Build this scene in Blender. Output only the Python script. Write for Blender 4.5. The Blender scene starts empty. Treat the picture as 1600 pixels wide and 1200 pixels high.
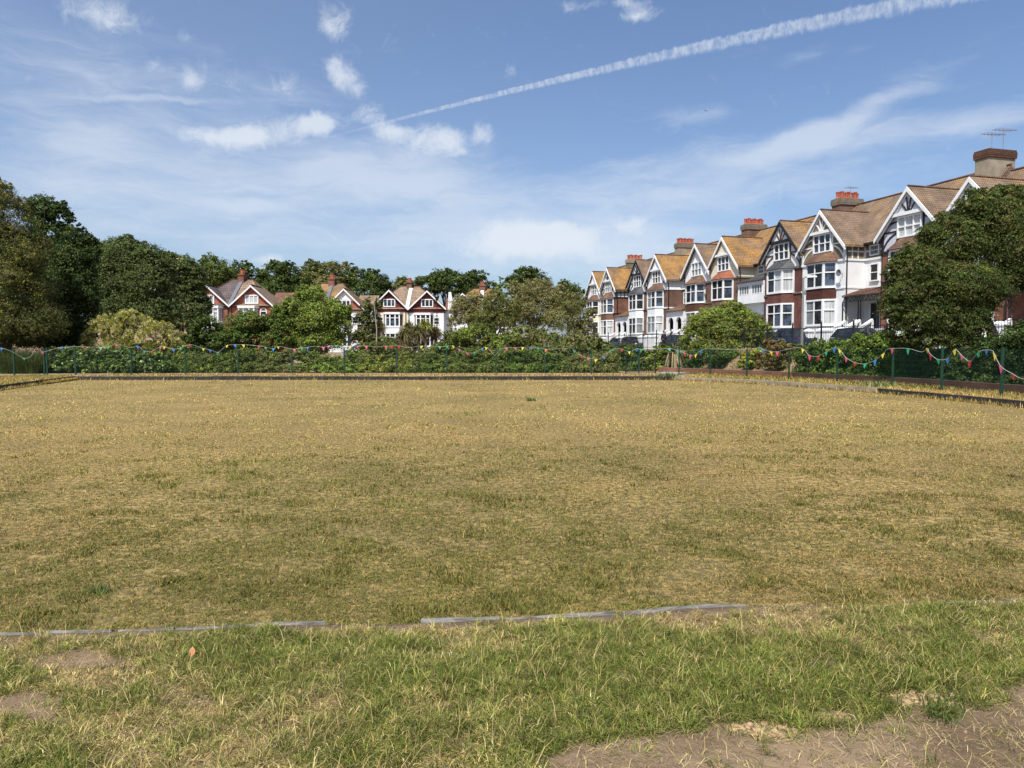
import bpy, math, random
import numpy as np
from mathutils import Vector, Matrix
C = bpy.context.scene.collection
SC = bpy.context.scene
R = math.radians
rng = np.random.default_rng(11)
random.seed(5)

# ------------------------------------------------------------------ camera
F_PX, CAM_Z, HORIZON = 1150.0, 1.6, 545.0
PITCH = math.atan((600 - HORIZON) / F_PX)
cam_d = bpy.data.cameras.new('camera'); cam = bpy.data.objects.new('camera', cam_d); C.objects.link(cam)
cam.location = (0, 0, CAM_Z); cam.rotation_euler = (math.pi/2 - PITCH, 0, 0)
cam_d.sensor_width = 36; cam_d.lens = 36 * F_PX / 1600; cam_d.clip_end = 6000; cam_d.clip_start = .05
SC.camera = cam

def ray(px, py):
    x = (px - 800) / F_PX; u = -(py - 600) / F_PX
    return Vector((x, math.cos(PITCH) + u*math.sin(PITCH), -math.sin(PITCH) + u*math.cos(PITCH)))
def at(px, py, Y):
    d = ray(px, py); return Vector((0, 0, CAM_Z)) + d * (Y / d.y)

# ------------------------------------------------------------------ tagging
def tag(o, label=None, cat=None, group=None, kind=None):
    if label: o['label'] = label
    if cat: o['category'] = cat
    if group: o['group'] = group
    if kind: o['kind'] = kind
    return o
def empty(name, loc=(0, 0, 0), rz=0, label=None, cat=None, group=None):
    o = bpy.data.objects.new(name, None); C.objects.link(o); o.location = loc; o.rotation_euler = (0, 0, rz)
    o.empty_display_size = .3
    return tag(o, label, cat, group)
def copy_tree(o, parent=None):
    c = o.copy(); C.objects.link(c); c.parent = parent
    for ch in list(o.children): copy_tree(ch, c)
    return c

# ------------------------------------------------------------------ mesh builder
class MB:
    def __init__(s): s.v = []; s.f = []
    def poly(s, pts):
        n = len(s.v); s.v += [tuple(p) for p in pts]; s.f.append(tuple(range(n, n+len(pts)))); return s
    def hexa(s, b, t):                      # two quads, same winding (ccw seen from t side)
        n = len(s.v); s.v += [tuple(p) for p in b] + [tuple(p) for p in t]; k = len(b)
        s.f.append(tuple(range(n+k-1, n-1, -1))); s.f.append(tuple(range(n+k, n+2*k)))
        for i in range(k):
            j = (i+1) % k; s.f.append((n+i, n+j, n+k+j, n+k+i))
        return s
    def box(s, x0, x1, y0, y1, z0, z1):
        if x0 > x1: x0, x1 = x1, x0
        return s.hexa([(x0,y0,z0),(x1,y0,z0),(x1,y1,z0),(x0,y1,z0)], [(x0,y0,z1),(x1,y0,z1),(x1,y1,z1),(x0,y1,z1)])
    def prism_y(s, prof, y0, y1):           # profile (x,z), extruded along y
        return s.hexa([(x, y1, z) for x, z in prof], [(x, y0, z) for x, z in prof])
    def prism_x(s, prof, x0, x1):           # profile (y,z)
        return s.hexa([(x0, y, z) for y, z in prof], [(x1, y, z) for y, z in prof])
    def prism_z(s, plan, z0, z1):
        return s.hexa([(x, y, z0) for x, y in plan], [(x, y, z1) for x, y in plan])
    def beam(s, p, q, w, d, up=(0, -1, 0)): # w across, d along "up"
        p, q = Vector(p), Vector(q); a = (q-p).normalized(); u = Vector(up)
        u = (u - a*u.dot(a)).normalized(); b = a.cross(u)
        r = lambda c: [c - b*w/2 - u*d/2, c + b*w/2 - u*d/2, c + b*w/2 + u*d/2, c - b*w/2 + u*d/2]
        return s.hexa(r(p), r(q))
    def arc(s, pts, w, d, up=(0, -1, 0)):
        for p, q in zip(pts, pts[1:]): s.beam(p, q, w, d, up)
        return s
    def tube(s, pts, rad, n=7):
        pts = [Vector(p) for p in pts]
        if not hasattr(rad, '__len__'): rad = [rad]*len(pts)
        base = len(s.v)
        for i, p in enumerate(pts):
            a = (pts[min(i+1, len(pts)-1)] - pts[max(i-1, 0)]).normalized()
            u = a.orthogonal().normalized() if abs(a.z) > .95 else a.cross(Vector((0, 0, 1))).normalized()
            w = a.cross(u)
            for k in range(n):
                t = 2*math.pi*k/n; s.v.append(tuple(p + (u*math.cos(t) + w*math.sin(t))*rad[i]))
        for i in range(len(pts)-1):
            for k in range(n):
                a, b = base+i*n+k, base+i*n+(k+1) % n
                s.f.append((a, b, b+n, a+n))
        s.f.append(tuple(range(base+n-1, base-1, -1))); m = base+(len(pts)-1)*n; s.f.append(tuple(range(m, m+n)))
        return s
    def lathe(s, c, prof, n=10):            # prof [(r,z)]
        base = len(s.v)
        for r, z in prof:
            for k in range(n):
                t = 2*math.pi*k/n; s.v.append((c[0]+r*math.cos(t), c[1]+r*math.sin(t), c[2]+z))
        for i in range(len(prof)-1):
            for k in range(n):
                a, b = base+i*n+k, base+i*n+(k+1) % n; s.f.append((a, b, b+n, a+n))
        s.f.append(tuple(range(base+n-1, base-1, -1))); m = base+(len(prof)-1)*n; s.f.append(tuple(range(m, m+n)))
        return s
    def mirror(s, m):
        if m < 0:
            s.v = [(-x, y, z) for x, y, z in s.v]; s.f = [tuple(reversed(f)) for f in s.f]
        return s
    def build(s, name, mat, parent=None, smooth=False):
        me = bpy.data.meshes.new(name); me.from_pydata(s.v, [], s.f); me.materials.append(mat)
        if smooth: me.polygons.foreach_set('use_smooth', [True]*len(me.polygons))
        o = bpy.data.objects.new(name, me); C.objects.link(o)
        if parent: o.parent = parent
        return o

def np_mesh(name, V, Q, col, mat, parent=None):
    me = bpy.data.meshes.new(name)
    V = np.ascontiguousarray(V, dtype=np.float32); Q = np.ascontiguousarray(Q, dtype=np.int32)
    me.vertices.add(len(V)); me.vertices.foreach_set('co', V.ravel())
    me.loops.add(Q.size); me.loops.foreach_set('vertex_index', Q.ravel())
    me.polygons.add(len(Q)); me.polygons.foreach_set('loop_start', np.arange(0, Q.size, Q.shape[1], dtype=np.int32))
    me.update(calc_edges=True)
    if col is not None:
        a = me.color_attributes.new('Col', 'FLOAT_COLOR', 'POINT')
        c4 = np.ones((len(V), 4), dtype=np.float32); c4[:, :3] = col; a.data.foreach_set('color', c4.ravel())
    me.materials.append(mat)
    o = bpy.data.objects.new(name, me); C.objects.link(o)
    if parent: o.parent = parent
    return o

# ------------------------------------------------------------------ noise
_tab = np.random.default_rng(3).random((256, 256))
def vnoise(x, y, s, seed=0):
    x = np.asarray(x)/s + seed*17.3; y = np.asarray(y)/s + seed*9.1
    xi = np.floor(x).astype(int); yi = np.floor(y).astype(int); fx = x-xi; fy = y-yi
    fx = fx*fx*(3-2*fx); fy = fy*fy*(3-2*fy)
    g = lambda a, b: _tab[a & 255, b & 255]
    return (g(xi, yi)*(1-fx)+g(xi+1, yi)*fx)*(1-fy) + (g(xi, yi+1)*(1-fx)+g(xi+1, yi+1)*fx)*fy
def fbm(x, y, s, seed=0, o=4):
    t = 0; a = .5; w = 0
    for i in range(o):
        t = t + a*vnoise(x, y, s/2**i, seed+i); w += a; a *= .55
    return t/w

# ------------------------------------------------------------------ materials
M = {}
def nmat(name):
    m = bpy.data.materials.new(name); m.use_nodes = True; nt = m.node_tree
    return m, nt, nt.nodes['Principled BSDF']
def N(nt, t, **kw):
    n = nt.nodes.new(t)
    for k, v in kw.items():
        if k in n.inputs: n.inputs[k].default_value = v
        else: setattr(n, k, v)
    return n
def rgba(c): return (c[0], c[1], c[2], 1)
def mixc(nt, fac, a, b, mode='MIX'):
    n = nt.nodes.new('ShaderNodeMix'); n.data_type = 'RGBA'; n.blend_type = mode
    for i, v in ((0, fac), (6, a), (7, b)):
        if hasattr(v, 'is_linked') or hasattr(v, 'links'): nt.links.new(v, n.inputs[i])
        else: n.inputs[i].default_value = v if i == 0 else rgba(v)
    return n.outputs[2]
def ramp(nt, src, lo, hi):
    n = nt.nodes.new('ShaderNodeMapRange'); nt.links.new(src, n.inputs[0]); n.inputs[1].default_value = lo; n.inputs[2].default_value = hi
    n.interpolation_type = 'SMOOTHSTEP'
    return n.outputs[0]
def noise(nt, vec, scale, detail=4, rough=.6):
    n = nt.nodes.new('ShaderNodeTexNoise'); nt.links.new(vec, n.inputs['Vector']); n.inputs['Scale'].default_value = scale
    n.inputs['Detail'].default_value = detail; n.inputs['Roughness'].default_value = rough
    return n.outputs['Fac']
def position(nt): return nt.nodes.new('ShaderNodeNewGeometry').outputs['Position']

def plain(name, c, rough=.7, var=.12, scale=1.5, spec=.3, metal=0, bump=0):
    m, nt, b = nmat(name); p = position(nt)
    f = ramp(nt, noise(nt, p, scale, 6), .3, .7)
    lo = tuple(x*(1-var) for x in c); hi = tuple(min(1, x*(1+var)) for x in c)
    nt.links.new(mixc(nt, f, lo, hi), b.inputs['Base Color'])
    b.inputs['Roughness'].default_value = rough; b.inputs['Specular IOR Level'].default_value = spec; b.inputs['Metallic'].default_value = metal
    if bump:
        n = nt.nodes.new('ShaderNodeBump'); n.inputs['Strength'].default_value = bump; n.inputs['Distance'].default_value = .01
        nt.links.new(noise(nt, p, 40, 3), n.inputs['Height']); nt.links.new(n.outputs[0], b.inputs['Normal'])
    M[name] = m; return m
def coursed(name, c1, c2, mortar, bw, bh, ms, rough=.85, lichen=None, lo=.5, hi=.62, var=.35):
    """brick or tile courses: u = x+y, v = z in object space"""
    m, nt, b = nmat(name)
    tc = nt.nodes.new('ShaderNodeTexCoord'); sp = nt.nodes.new('ShaderNodeSeparateXYZ'); nt.links.new(tc.outputs['Object'], sp.inputs[0])
    ad = nt.nodes.new('ShaderNodeMath'); nt.links.new(sp.outputs[0], ad.inputs[0]); nt.links.new(sp.outputs[1], ad.inputs[1])
    cb = nt.nodes.new('ShaderNodeCombineXYZ'); nt.links.new(ad.outputs[0], cb.inputs[0]); nt.links.new(sp.outputs[2], cb.inputs[1])
    br = nt.nodes.new('ShaderNodeTexBrick'); nt.links.new(cb.outputs[0], br.inputs['Vector'])
    br.inputs['Color1'].default_value = rgba(c1); br.inputs['Color2'].default_value = rgba(c2); br.inputs['Mortar'].default_value = rgba(mortar)
    br.inputs['Scale'].default_value = 1; br.inputs['Mortar Size'].default_value = ms; br.inputs['Brick Width'].default_value = bw
    br.inputs['Row Height'].default_value = bh; br.inputs['Mortar Smooth'].default_value = .3
    p = position(nt)
    f = ramp(nt, noise(nt, p, .9, 6, .65), .3, .7)
    col = mixc(nt, 1.0, br.outputs['Color'], mixc(nt, f, (1-var,)*3, (1+var*.5,)*3), 'MULTIPLY')
    if lichen:
        g = ramp(nt, noise(nt, p, .42, 8, .74), lo, hi)
        g2 = ramp(nt, noise(nt, p, 9, 3, .6), .35, .6)
        mm = nt.nodes.new('ShaderNodeMath'); mm.operation = 'MULTIPLY'; nt.links.new(g, mm.inputs[0]); nt.links.new(g2, mm.inputs[1])
        col = mixc(nt, mm.outputs[0], col, mixc(nt, 1.0, mixc(nt, br.outputs['Fac'], lichen, mortar), mixc(nt, f, (.75,)*3, (1.1,)*3), 'MULTIPLY'))
    nt.links.new(col, b.inputs['Base Color']); b.inputs['Roughness'].default_value = rough; b.inputs['Specular IOR Level'].default_value = .2
    bp = nt.nodes.new('ShaderNodeBump'); bp.inputs['Strength'].default_value = .6; bp.inputs['Distance'].default_value = .02; bp.invert = True
    nt.links.new(br.outputs['Fac'], bp.inputs['Height']); nt.links.new(bp.outputs[0], b.inputs['Normal'])
    M[name] = m; return m
def glass(name, c, rough=.04, curtain=False):
    m, nt, b = nmat(name); p = position(nt)
    if curtain:
        tc = nt.nodes.new('ShaderNodeTexCoord'); mp = nt.nodes.new('ShaderNodeMapping'); mp.inputs['Scale'].default_value = (7, 7, .35)
        nt.links.new(tc.outputs['Object'], mp.inputs[0]); f = ramp(nt, noise(nt, mp.outputs[0], 1.2, 3), .3, .7)
        nt.links.new(mixc(nt, f, tuple(x*.55 for x in c), c), b.inputs['Base Color'])
    else:
        f = ramp(nt, noise(nt, p, 1.1, 3), .4, .62)
        nt.links.new(mixc(nt, f, tuple(x*.35 for x in c), tuple(x*1.6 for x in c)), b.inputs['Base Color'])
    b.inputs['Roughness'].default_value = rough; b.inputs['Specular IOR Level'].default_value = .35
    M[name] = m; return m

plain('white_paint', (.72, .73, .73), .55, .05)
plain('white_render', (.70, .71, .71), .8, .07, .8)
plain('cream_render', (.66, .60, .47), .8, .07, .8)
plain('cream_warm', (.68, .58, .40), .8, .07, .8)
plain('lilac_render', (.50, .51, .56), .8, .06)
plain('grey_render', (.60, .61, .62), .8, .06)
plain('beige_infill', (.20, .155, .105), .85, .12)
plain('timber_black', (.018, .018, .022), .6, .1)
plain('timber_maroon', (.09, .04, .035), .6, .1)
plain('timber_beige', (.42, .37, .28), .7, .1)
plain('lead_grey', (.12, .13, .15), .55, .15)
plain('black_iron', (.012, .012, .014), .45, .1, spec=.5)
plain('door_dark', (.015, .018, .03), .35, .1, spec=.5)
plain('door_red', (.09, .02, .015), .4, .1)
plain('arch_shade', (.05, .022, .018), .8, .2)  # red-brown brick, darkened for the shade inside the arched porches
plain('concrete_cap', (.16, .135, .10), .9, .2, 3)
plain('render_tan', (.27, .23, .17), .9, .2, 1.2)
plain('pot_red', (.36, .10, .06), .75, .2, 3)
plain('aerial_metal', (.35, .36, .38), .4, .1, metal=.6)
coursed('brick_red', (.24, .092, .058), (.19, .072, .046), (.22, .15, .11), .23, .078, .011)
coursed('brick_brown', (.175, .09, .062), (.135, .066, .048), (.2, .15, .11), .23, .078, .011)
coursed('tile_red', (.17, .045, .036), (.14, .037, .03), (.07, .022, .018), .17, .12, .008)
coursed('wall_brick', (.10, .042, .032), (.08, .034, .026), (.08, .055, .045), .23, .078, .011)
coursed('brick_deep', (.155, .058, .045), (.125, .048, .038), (.15, .09, .075), .23, .078, .010)
coursed('brick_bright', (.40, .125, .082), (.33, .10, .066), (.30, .17, .13), .23, .078, .008)
coursed('tile_hung', (.115, .045, .032), (.085, .034, .025), (.05, .015, .012), .17, .12, .012)
coursed('tile_brown', (.14, .07, .045), (.10, .05, .035), (.04, .022, .016), .17, .12, .012)
coursed('bayroof_brown', (.17, .10, .07), (.13, .075, .055), (.05, .032, .026), .2, .13, .014, lichen=(.36, .20, .06), lo=.5, hi=.7)
coursed('bayroof_red', (.30, .11, .06), (.24, .085, .05), (.09, .035, .025), .2, .13, .014)
coursed('slate_dark', (.075, .078, .088), (.06, .062, .07), (.03, .03, .034), .28, .16, .012, rough=.5)
coursed('roof_brown', (.235, .165, .115), (.195, .138, .098), (.10, .07, .052), .17, .17, .020, lichen=(.38, .225, .07), lo=.50, hi=.68)
coursed('roof_lichen', (.24, .165, .105), (.20, .138, .09), (.10, .07, .05), .17, .17, .020, lichen=(.47, .25, .055), lo=.45, hi=.60)
coursed('roof_orange', (.26, .17, .10), (.22, .145, .088), (.11, .07, .045), .17, .17, .020, lichen=(.48, .25, .045), lo=.41, hi=.56)
coursed('roof_tan', (.27, .195, .135), (.23, .165, .115), (.12, .085, .06), .36, .3, .026)
coursed('roof_grey', (.13, .10, .095), (.105, .083, .08), (.05, .042, .042), .36, .3, .026)
coursed('roof_red', (.21, .10, .075), (.17, .08, .06), (.08, .045, .035), .36, .3, .026)
glass('glass_dark', (.018, .021, .026)); glass('glass_blue', (.045, .062, .09)); glass('glass_curtain', (.52, .54, .54), .08, True); glass('glass_blind', (.22, .25, .25), .08, True)
plain('car_black', (.012, .014, .02), .25, .05, spec=.6); plain('car_navy', (.02, .03, .055), .25, .05, spec=.6)
plain('car_silver', (.45, .46, .47), .3, .04, spec=.6, metal=.3); plain('car_white', (.72, .73, .74), .3, .04, spec=.6); plain('car_teal', (.02, .05, .06), .25, .05, spec=.6)
glass('car_glass', (.02, .024, .028), .03); plain('tyre', (.015, .015, .015), .85); plain('rim', (.35, .35, .36), .35, metal=.7)
plain('lamp_lens', (.7, .68, .6), .2); plain('tail_lens', (.35, .02, .02), .2)
plain('fence_green', (.010, .045, .027), .45, .12, 4, spec=.4)
plain('column_grey', (.20, .20, .19), .6, .12); plain('lamp_white', (.7, .7, .7), .4)
plain('cord', (.42, .43, .42), .8)
for n, c in dict(red=(.42, .03, .04), pink=(.52, .09, .17), yellow=(.60, .50, .05), green=(.03, .30, .14), blue=(.03, .16, .42), orange=(.5, .12, .06), teal=(.10, .36, .32)).items():
    plain('flag_'+n, c, .6, .1, 20)
plain('asphalt', (.055, .055, .057), .9, .2, 3); plain('paving', (.26, .25, .23), .9, .15, 2)

def leafmat(name, trans=.3, rough=.6, spec=.12):
    m, nt, b = nmat(name)
    a = nt.nodes.new('ShaderNodeVertexColor'); a.layer_name = 'Col'
    nt.links.new(a.outputs[0], b.inputs['Base Color']); b.inputs['Roughness'].default_value = rough; b.inputs['Specular IOR Level'].default_value = spec
    t = nt.nodes.new('ShaderNodeBsdfTranslucent'); nt.links.new(a.outputs[0], t.inputs[0])
    mx = nt.nodes.new('ShaderNodeMixShader'); mx.inputs[0].default_value = trans
    nt.links.new(b.outputs[0], mx.inputs[1]); nt.links.new(t.outputs[0], mx.inputs[2])
    nt.links.new(mx.outputs[0], nt.nodes['Material Output'].inputs[0]); M[name] = m; return m
leafmat('leaf'); leafmat('leaf_glossy', .25, .42, .35); leafmat('blade', .25, .6, .2)
plain('bark', (.085, .065, .045), .95, .35, 5); plain('bark_pale', (.30, .27, .22), .9, .3, 5); plain('twig', (.17, .13, .10), .95, .3, 5)
# ------------------------------------------------------------------ sky, sun
SUN_EL, SUN_H = R(57), Vector((-.42, -.91)).normalized()      # high sun behind the camera, a little to the left
w = bpy.data.worlds.new('World'); SC.world = w; w.use_nodes = True; nt = w.node_tree; nt.nodes.clear()
L = nt.links.new
def MA(op, a, b=None, c=None):
    n = nt.nodes.new('ShaderNodeMath'); n.operation = op
    for i, v in enumerate((a, b, c)):
        if v is None: continue
        if isinstance(v, (int, float)): n.inputs[i].default_value = v
        else: L(v, n.inputs[i])
    return n.outputs[0]
sky = nt.nodes.new('ShaderNodeTexSky'); sky.sky_type = 'NISHITA'; sky.sun_disc = False
sky.sun_elevation = SUN_EL; sky.sun_rotation = math.atan2(SUN_H.x, SUN_H.y); sky.dust_density = 1.6; sky.ozone_density = 1.6; sky.air_density = 1.0
tc = nt.nodes.new('ShaderNodeTexCoord'); sp = nt.nodes.new('ShaderNodeSeparateXYZ'); L(tc.outputs['Generated'], sp.inputs[0])
az = MA('ARCTAN2', sp.outputs[0], sp.outputs[1]); el = MA('ARCSINE', sp.outputs[2])
cb = nt.nodes.new('ShaderNodeCombineXYZ'); L(az, cb.inputs[0]); L(el, cb.inputs[1]); ae = cb.outputs[0]
def nz(vec, scale, detail, rough, dist=0, color=False):
    n = nt.nodes.new('ShaderNodeTexNoise'); L(vec, n.inputs['Vector']); n.inputs['Scale'].default_value = scale
    n.inputs['Detail'].default_value = detail; n.inputs['Roughness'].default_value = rough; n.inputs['Distortion'].default_value = dist
    return n.outputs['Color' if color else 'Fac']
def vm(op, a, b):
    n = nt.nodes.new('ShaderNodeVectorMath'); n.operation = op; L(a, n.inputs[0])
    if isinstance(b, tuple): n.inputs[1].default_value = b
    elif b is not None: L(b, n.inputs[1])
    return n
wv = vm('MULTIPLY', vm('SUBTRACT', nz(ae, 14, 4, .6, 0, True), (.5, .5, .5)).outputs[0], (.034, .024, 0)).outputs[0]
aw = vm('ADD', ae, wv).outputs[0]
def mapr(v, lo, hi, a=0, b=1):
    n = nt.nodes.new('ShaderNodeMapRange'); n.interpolation_type = 'SMOOTHSTEP'; L(v, n.inputs[0])
    for i, q in enumerate((lo, hi, a, b)): n.inputs[1+i].default_value = q
    return n.outputs[0]
def blobs(lst):
    acc = None
    for px, py, rx, ry, rot, st in lst:
        d = ray(px, py).normalized(); a0 = math.atan2(d.x, d.y); e0 = math.asin(d.z); k = math.cos(a0)
        mp = nt.nodes.new('ShaderNodeMapping'); mp.vector_type = 'TEXTURE'; L(aw, mp.inputs[0])
        mp.inputs['Location'].default_value = (a0, e0, 0); mp.inputs['Rotation'].default_value = (0, 0, R(rot))
        mp.inputs['Scale'].default_value = (rx/F_PX*k*1.5, ry/F_PX*k*1.5, 1)
        v = mapr(vm('LENGTH', mp.outputs[0], None).outputs['Value'], 0, 1, st, 0)
        acc = v if acc is None else MA('ADD', acc, v)
    return acc
puffs = blobs([(165,25,70,28,0,.75),(520,36,32,27,-25,.9),(534,120,40,22,-35,1.0),(303,118,20,24,0,.8),(357,128,24,18,0,.5),(450,135,24,24,0,.5),
  (575,178,30,18,0,.8),(290,58,18,12,0,.45),(240,105,18,12,0,.4),(758,212,16,18,0,.7),(800,118,18,16,0,.45),
  (430,205,90,22,6,.8),(490,188,26,16,0,.7),(385,205,30,14,0,.5),(335,214,70,18,0,.75),(500,190,40,18,0,.7),(665,213,70,24,0,.9),(610,205,30,14,0,.6),(700,225,40,25,0,.6),
  (830,368,95,26,0,1.1),(800,362,40,16,0,.5),(860,360,40,16,0,.5),(760,390,90,22,0,.65),(985,352,36,16,0,.8),(905,362,40,16,0,.7),(420,408,32,12,0,.7),(915,392,140,24,0,.6),
  (910,10,36,10,0,.6),(1000,20,42,9,5,.75),(990,3,34,9,0,.7)])
wisps = blobs([(420,245,230,52,0,.70),(520,255,60,14,5,.3),(650,252,150,45,0,.8),(600,292,190,28,0,.62),(380,318,70,12,0,.75),(130,215,90,32,0,.55),(250,280,220,40,0,.4),
  (820,320,260,60,0,.45),(900,390,300,50,0,.6),(1090,183,75,16,0,.75),(1200,232,210,24,4,.72),(1320,190,190,24,24,.55),(1250,215,160,16,16,.5),(1420,205,200,30,6,.6),(1560,190,90,22,4,.62),
  (1450,140,90,12,4,.45),(1250,285,300,40,0,.5),(1050,300,260,40,0,.45),(1250,90,70,14,15,.35),(1010,250,120,20,8,.4),(600,400,500,60,0,.4),(300,150,250,60,0,.25),(1340,75,30,8,10,.35),
  (240,155,110,5,6,.5),(50,200,240,140,0,.42),(200,330,330,80,0,.42),(500,340,380,50,0,.3),(150,90,240,80,0,.30),(700,340,280,50,0,.25),(1000,380,260,50,0,.42),(430,140,160,40,5,.2)])
n1 = nz(aw, 34, 12, .70, .5)
d_puff = mapr(MA('ADD', puffs, MA('MULTIPLY', MA('SUBTRACT', n1, .5), 2.0)), .16, 1.2, 0, .76)
mp = nt.nodes.new('ShaderNodeMapping'); L(aw, mp.inputs[0]); mp.inputs['Rotation'].default_value = (0, 0, R(-7)); mp.inputs['Scale'].default_value = (1, 4.2, 1)
n2 = nz(mp.outputs[0], 10, 10, .66, .6)
d_wisp = mapr(MA('ADD', wisps, MA('MULTIPLY', MA('SUBTRACT', n2, .5), 1.5)), .08, 1.45, 0, .56)
# contrail: a great circle across the sky with a ragged lower side
c1, c2 = ray(600, 192).normalized(), ray(1400, 10).normalized()
nn = c1.cross(c2).normalized()
if nn.z < 0: nn = -nn
tt = nn.cross(c1).normalized()
if tt.dot(c2) < 0: tt = -tt
s_ = vm('DOT_PRODUCT', tc.outputs['Generated'], tuple(nn)).outputs['Value']
ux = vm('DOT_PRODUCT', tc.outputs['Generated'], tuple(c1)).outputs['Value']; uy = vm('DOT_PRODUCT', tc.outputs['Generated'], tuple(tt)).outputs['Value']
t_ = MA('ARCTAN2', uy, ux)                                     # 0 at the far end, ~.62 at the near end
bow = MA('MULTIPLY', MA('MULTIPLY', t_, MA('SUBTRACT', .62, t_)), .045)
s2 = MA('SUBTRACT', s_, bow)
cs = nt.nodes.new('ShaderNodeCombineXYZ'); L(MA('MULTIPLY', t_, 130), cs.inputs[0]); L(MA('MULTIPLY', s_, 55), cs.inputs[1])
rag = nz(cs.outputs[0], 1, 4, .65)
cs2 = nt.nodes.new('ShaderNodeCombineXYZ'); L(MA('MULTIPLY', t_, 150), cs2.inputs[0]); L(MA('MULTIPLY', s_, 70), cs2.inputs[1])
rag2 = nz(cs2.outputs[0], 1, 5, .65)
wid = mapr(t_, -.1, .75, .0018, .0108)
s3 = MA('ADD', s2, MA('MULTIPLY', MA('MULTIPLY', MA('SUBTRACT', rag, .5), wid), 1.2))
hi_edge = mapr(MA('DIVIDE', s3, wid), .55, 1.0, 1, 0)
lo_edge = mapr(MA('DIVIDE', s3, wid), -1.15, -.35, 0, 1)
along = MA('MULTIPLY', mapr(t_, -.13, .12, 0, 1), mapr(t_, .78, .95, 1, 0))
d_tr = MA('MULTIPLY', MA('MULTIPLY', MA('MULTIPLY', hi_edge, lo_edge), along), mapr(rag2, .28, .72, .10, .56))
veil = MA('ADD', mapr(el, .0, .42, .12, .02), mapr(az, -.7, .5, .08, .0))      # thin high haze, denser low down and to the left
inv = lambda v: MA('SUBTRACT', 1.0, v)
dens = inv(MA('MULTIPLY', MA('MULTIPLY', inv(d_puff), inv(d_wisp)), MA('MULTIPLY', inv(d_tr), inv(veil))))
bg1 = nt.nodes.new('ShaderNodeBackground'); bg2 = nt.nodes.new('ShaderNodeBackground'); ms = nt.nodes.new('ShaderNodeMixShader')
tint = nt.nodes.new('ShaderNodeMix'); tint.data_type = 'RGBA'; tint.blend_type = 'MULTIPLY'; tint.inputs[0].default_value = 1
L(sky.outputs[0], tint.inputs[6]); tint.inputs[7].default_value = (.76, .86, 1.0, 1)
L(tint.outputs[2], bg1.inputs[0]); bg1.inputs[1].default_value = .096
bg2.inputs[0].default_value = (.82, .88, .96, 1); bg2.inputs[1].default_value = .64
L(dens, ms.inputs[0]); L(bg1.outputs[0], ms.inputs[1]); L(bg2.outputs[0], ms.inputs[2])
wo = nt.nodes.new('ShaderNodeOutputWorld'); L(ms.outputs[0], wo.inputs[0])
sd = bpy.data.lights.new('sun', 'SUN'); sd.energy = 4.5; sd.angle = R(.53); sd.color = (1, .945, .86)
sun = bpy.data.objects.new('sun', sd); C.objects.link(sun)
sv = Vector((SUN_H.x*math.cos(SUN_EL), SUN_H.y*math.cos(SUN_EL), math.sin(SUN_EL)))
sun.rotation_euler = sv.to_track_quat('Z', 'Y').to_euler(); sun.location = (0, 0, 60)
SC.view_settings.view_transform = 'Standard'; SC.view_settings.look = 'None'; SC.view_settings.gamma = 1; SC.view_settings.exposure = 0.6
SC.cycles.max_bounces = 6; SC.cycles.diffuse_bounces = 4; SC.cycles.transparent_max_bounces = 8

# ------------------------------------------------------------------ terrain
FN = Vector((-.9636, -.2674, 0)); FU = Vector((-.2674, .9636, 0)); FP = Vector((24.7, 59, 0))   # terrace front: outward normal, street direction, origin
def street_q(x, y): return (x-FP.x)*FN.x + (y-FP.y)*FN.y
def fpt(t, q, z=0): p = FP + FU*t + FN*q; return Vector((p.x, p.y, z))
G = [(-11.5, 2.95), (-5, 3.6), (0, 4.08), (4, 4.46), (15.6, 5.6), (14.7, 12), (13.85, 19.8), (13.25, 26.5), (11.4, 32.9), (8.3, 37.8), (-22.5, 37.8), (-21.2, 33), (-19.8, 28.4), (-15, 13.7)]
STREET_Z = 1.5
def sstep(t): t = np.clip(t, 0, 1); return t*t*(3-2*t)
def zg(x, y):
    x = np.asarray(x, float); y = np.asarray(y, float)
    z = .085 + .085*sstep((y-5)/10)
    near = sstep((7-y)/2)
    z = z + near*((fbm(x, y, .9, 5)-.5)*.06 + .02*sstep((4-y)/1.5))
    q = street_q(x, y)
    up = sstep((15.4-q)/1.8)
    z = z*(1-up) + STREET_Z*up
    back = (1-up)*sstep((y-46)/55)*.9
    z = z + back + np.clip((y-128)*.11, 0, 9)*(1-up)
    return z
def zgf(x, y): return float(zg(x, y))
bpts = []
for (a, b) in zip(G, G[1:]+G[:1]):
    n = max(2, int(math.dist(a, b)/.35))
    for i in range(n): bpts.append((a[0]+(b[0]-a[0])*i/n, a[1]+(b[1]-a[1])*i/n))
bpts = np.array(bpts); cen = np.array([-3.0, 20.0])
dirs = bpts-cen; dirs /= np.linalg.norm(dirs, axis=1)[:, None]
offs = [0.0] + list(np.arange(0, 3.2, .1)) + list(np.arange(3.2, 12, .5)) + list(np.arange(12, 60, 2)) + [65, 75, 90, 110, 135, 165, 210, 300, 500, 900, 1800, 4000]
nb = len(bpts); V = []
for i_, o_ in enumerate(offs):
    p = bpts + dirs*o_; V.append(np.c_[p, zg(p[:, 0], p[:, 1]) if i_ else np.full(nb, -.15)])
V = np.concatenate(V); Q = []
for k in range(len(offs)-1):
    i = np.arange(nb); j = (i+1) % nb
    Q.append(np.c_[k*nb+i, (k+1)*nb+i, (k+1)*nb+j, k*nb+j])
Q = np.concatenate(Q)
m, nt2, b = nmat('soil'); p = position(nt2)
c_ = mixc(nt2, ramp(nt2, noise(nt2, p, 1.3, 8, .7), .35, .65), (.165, .115, .072), (.33, .24, .155))
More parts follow.
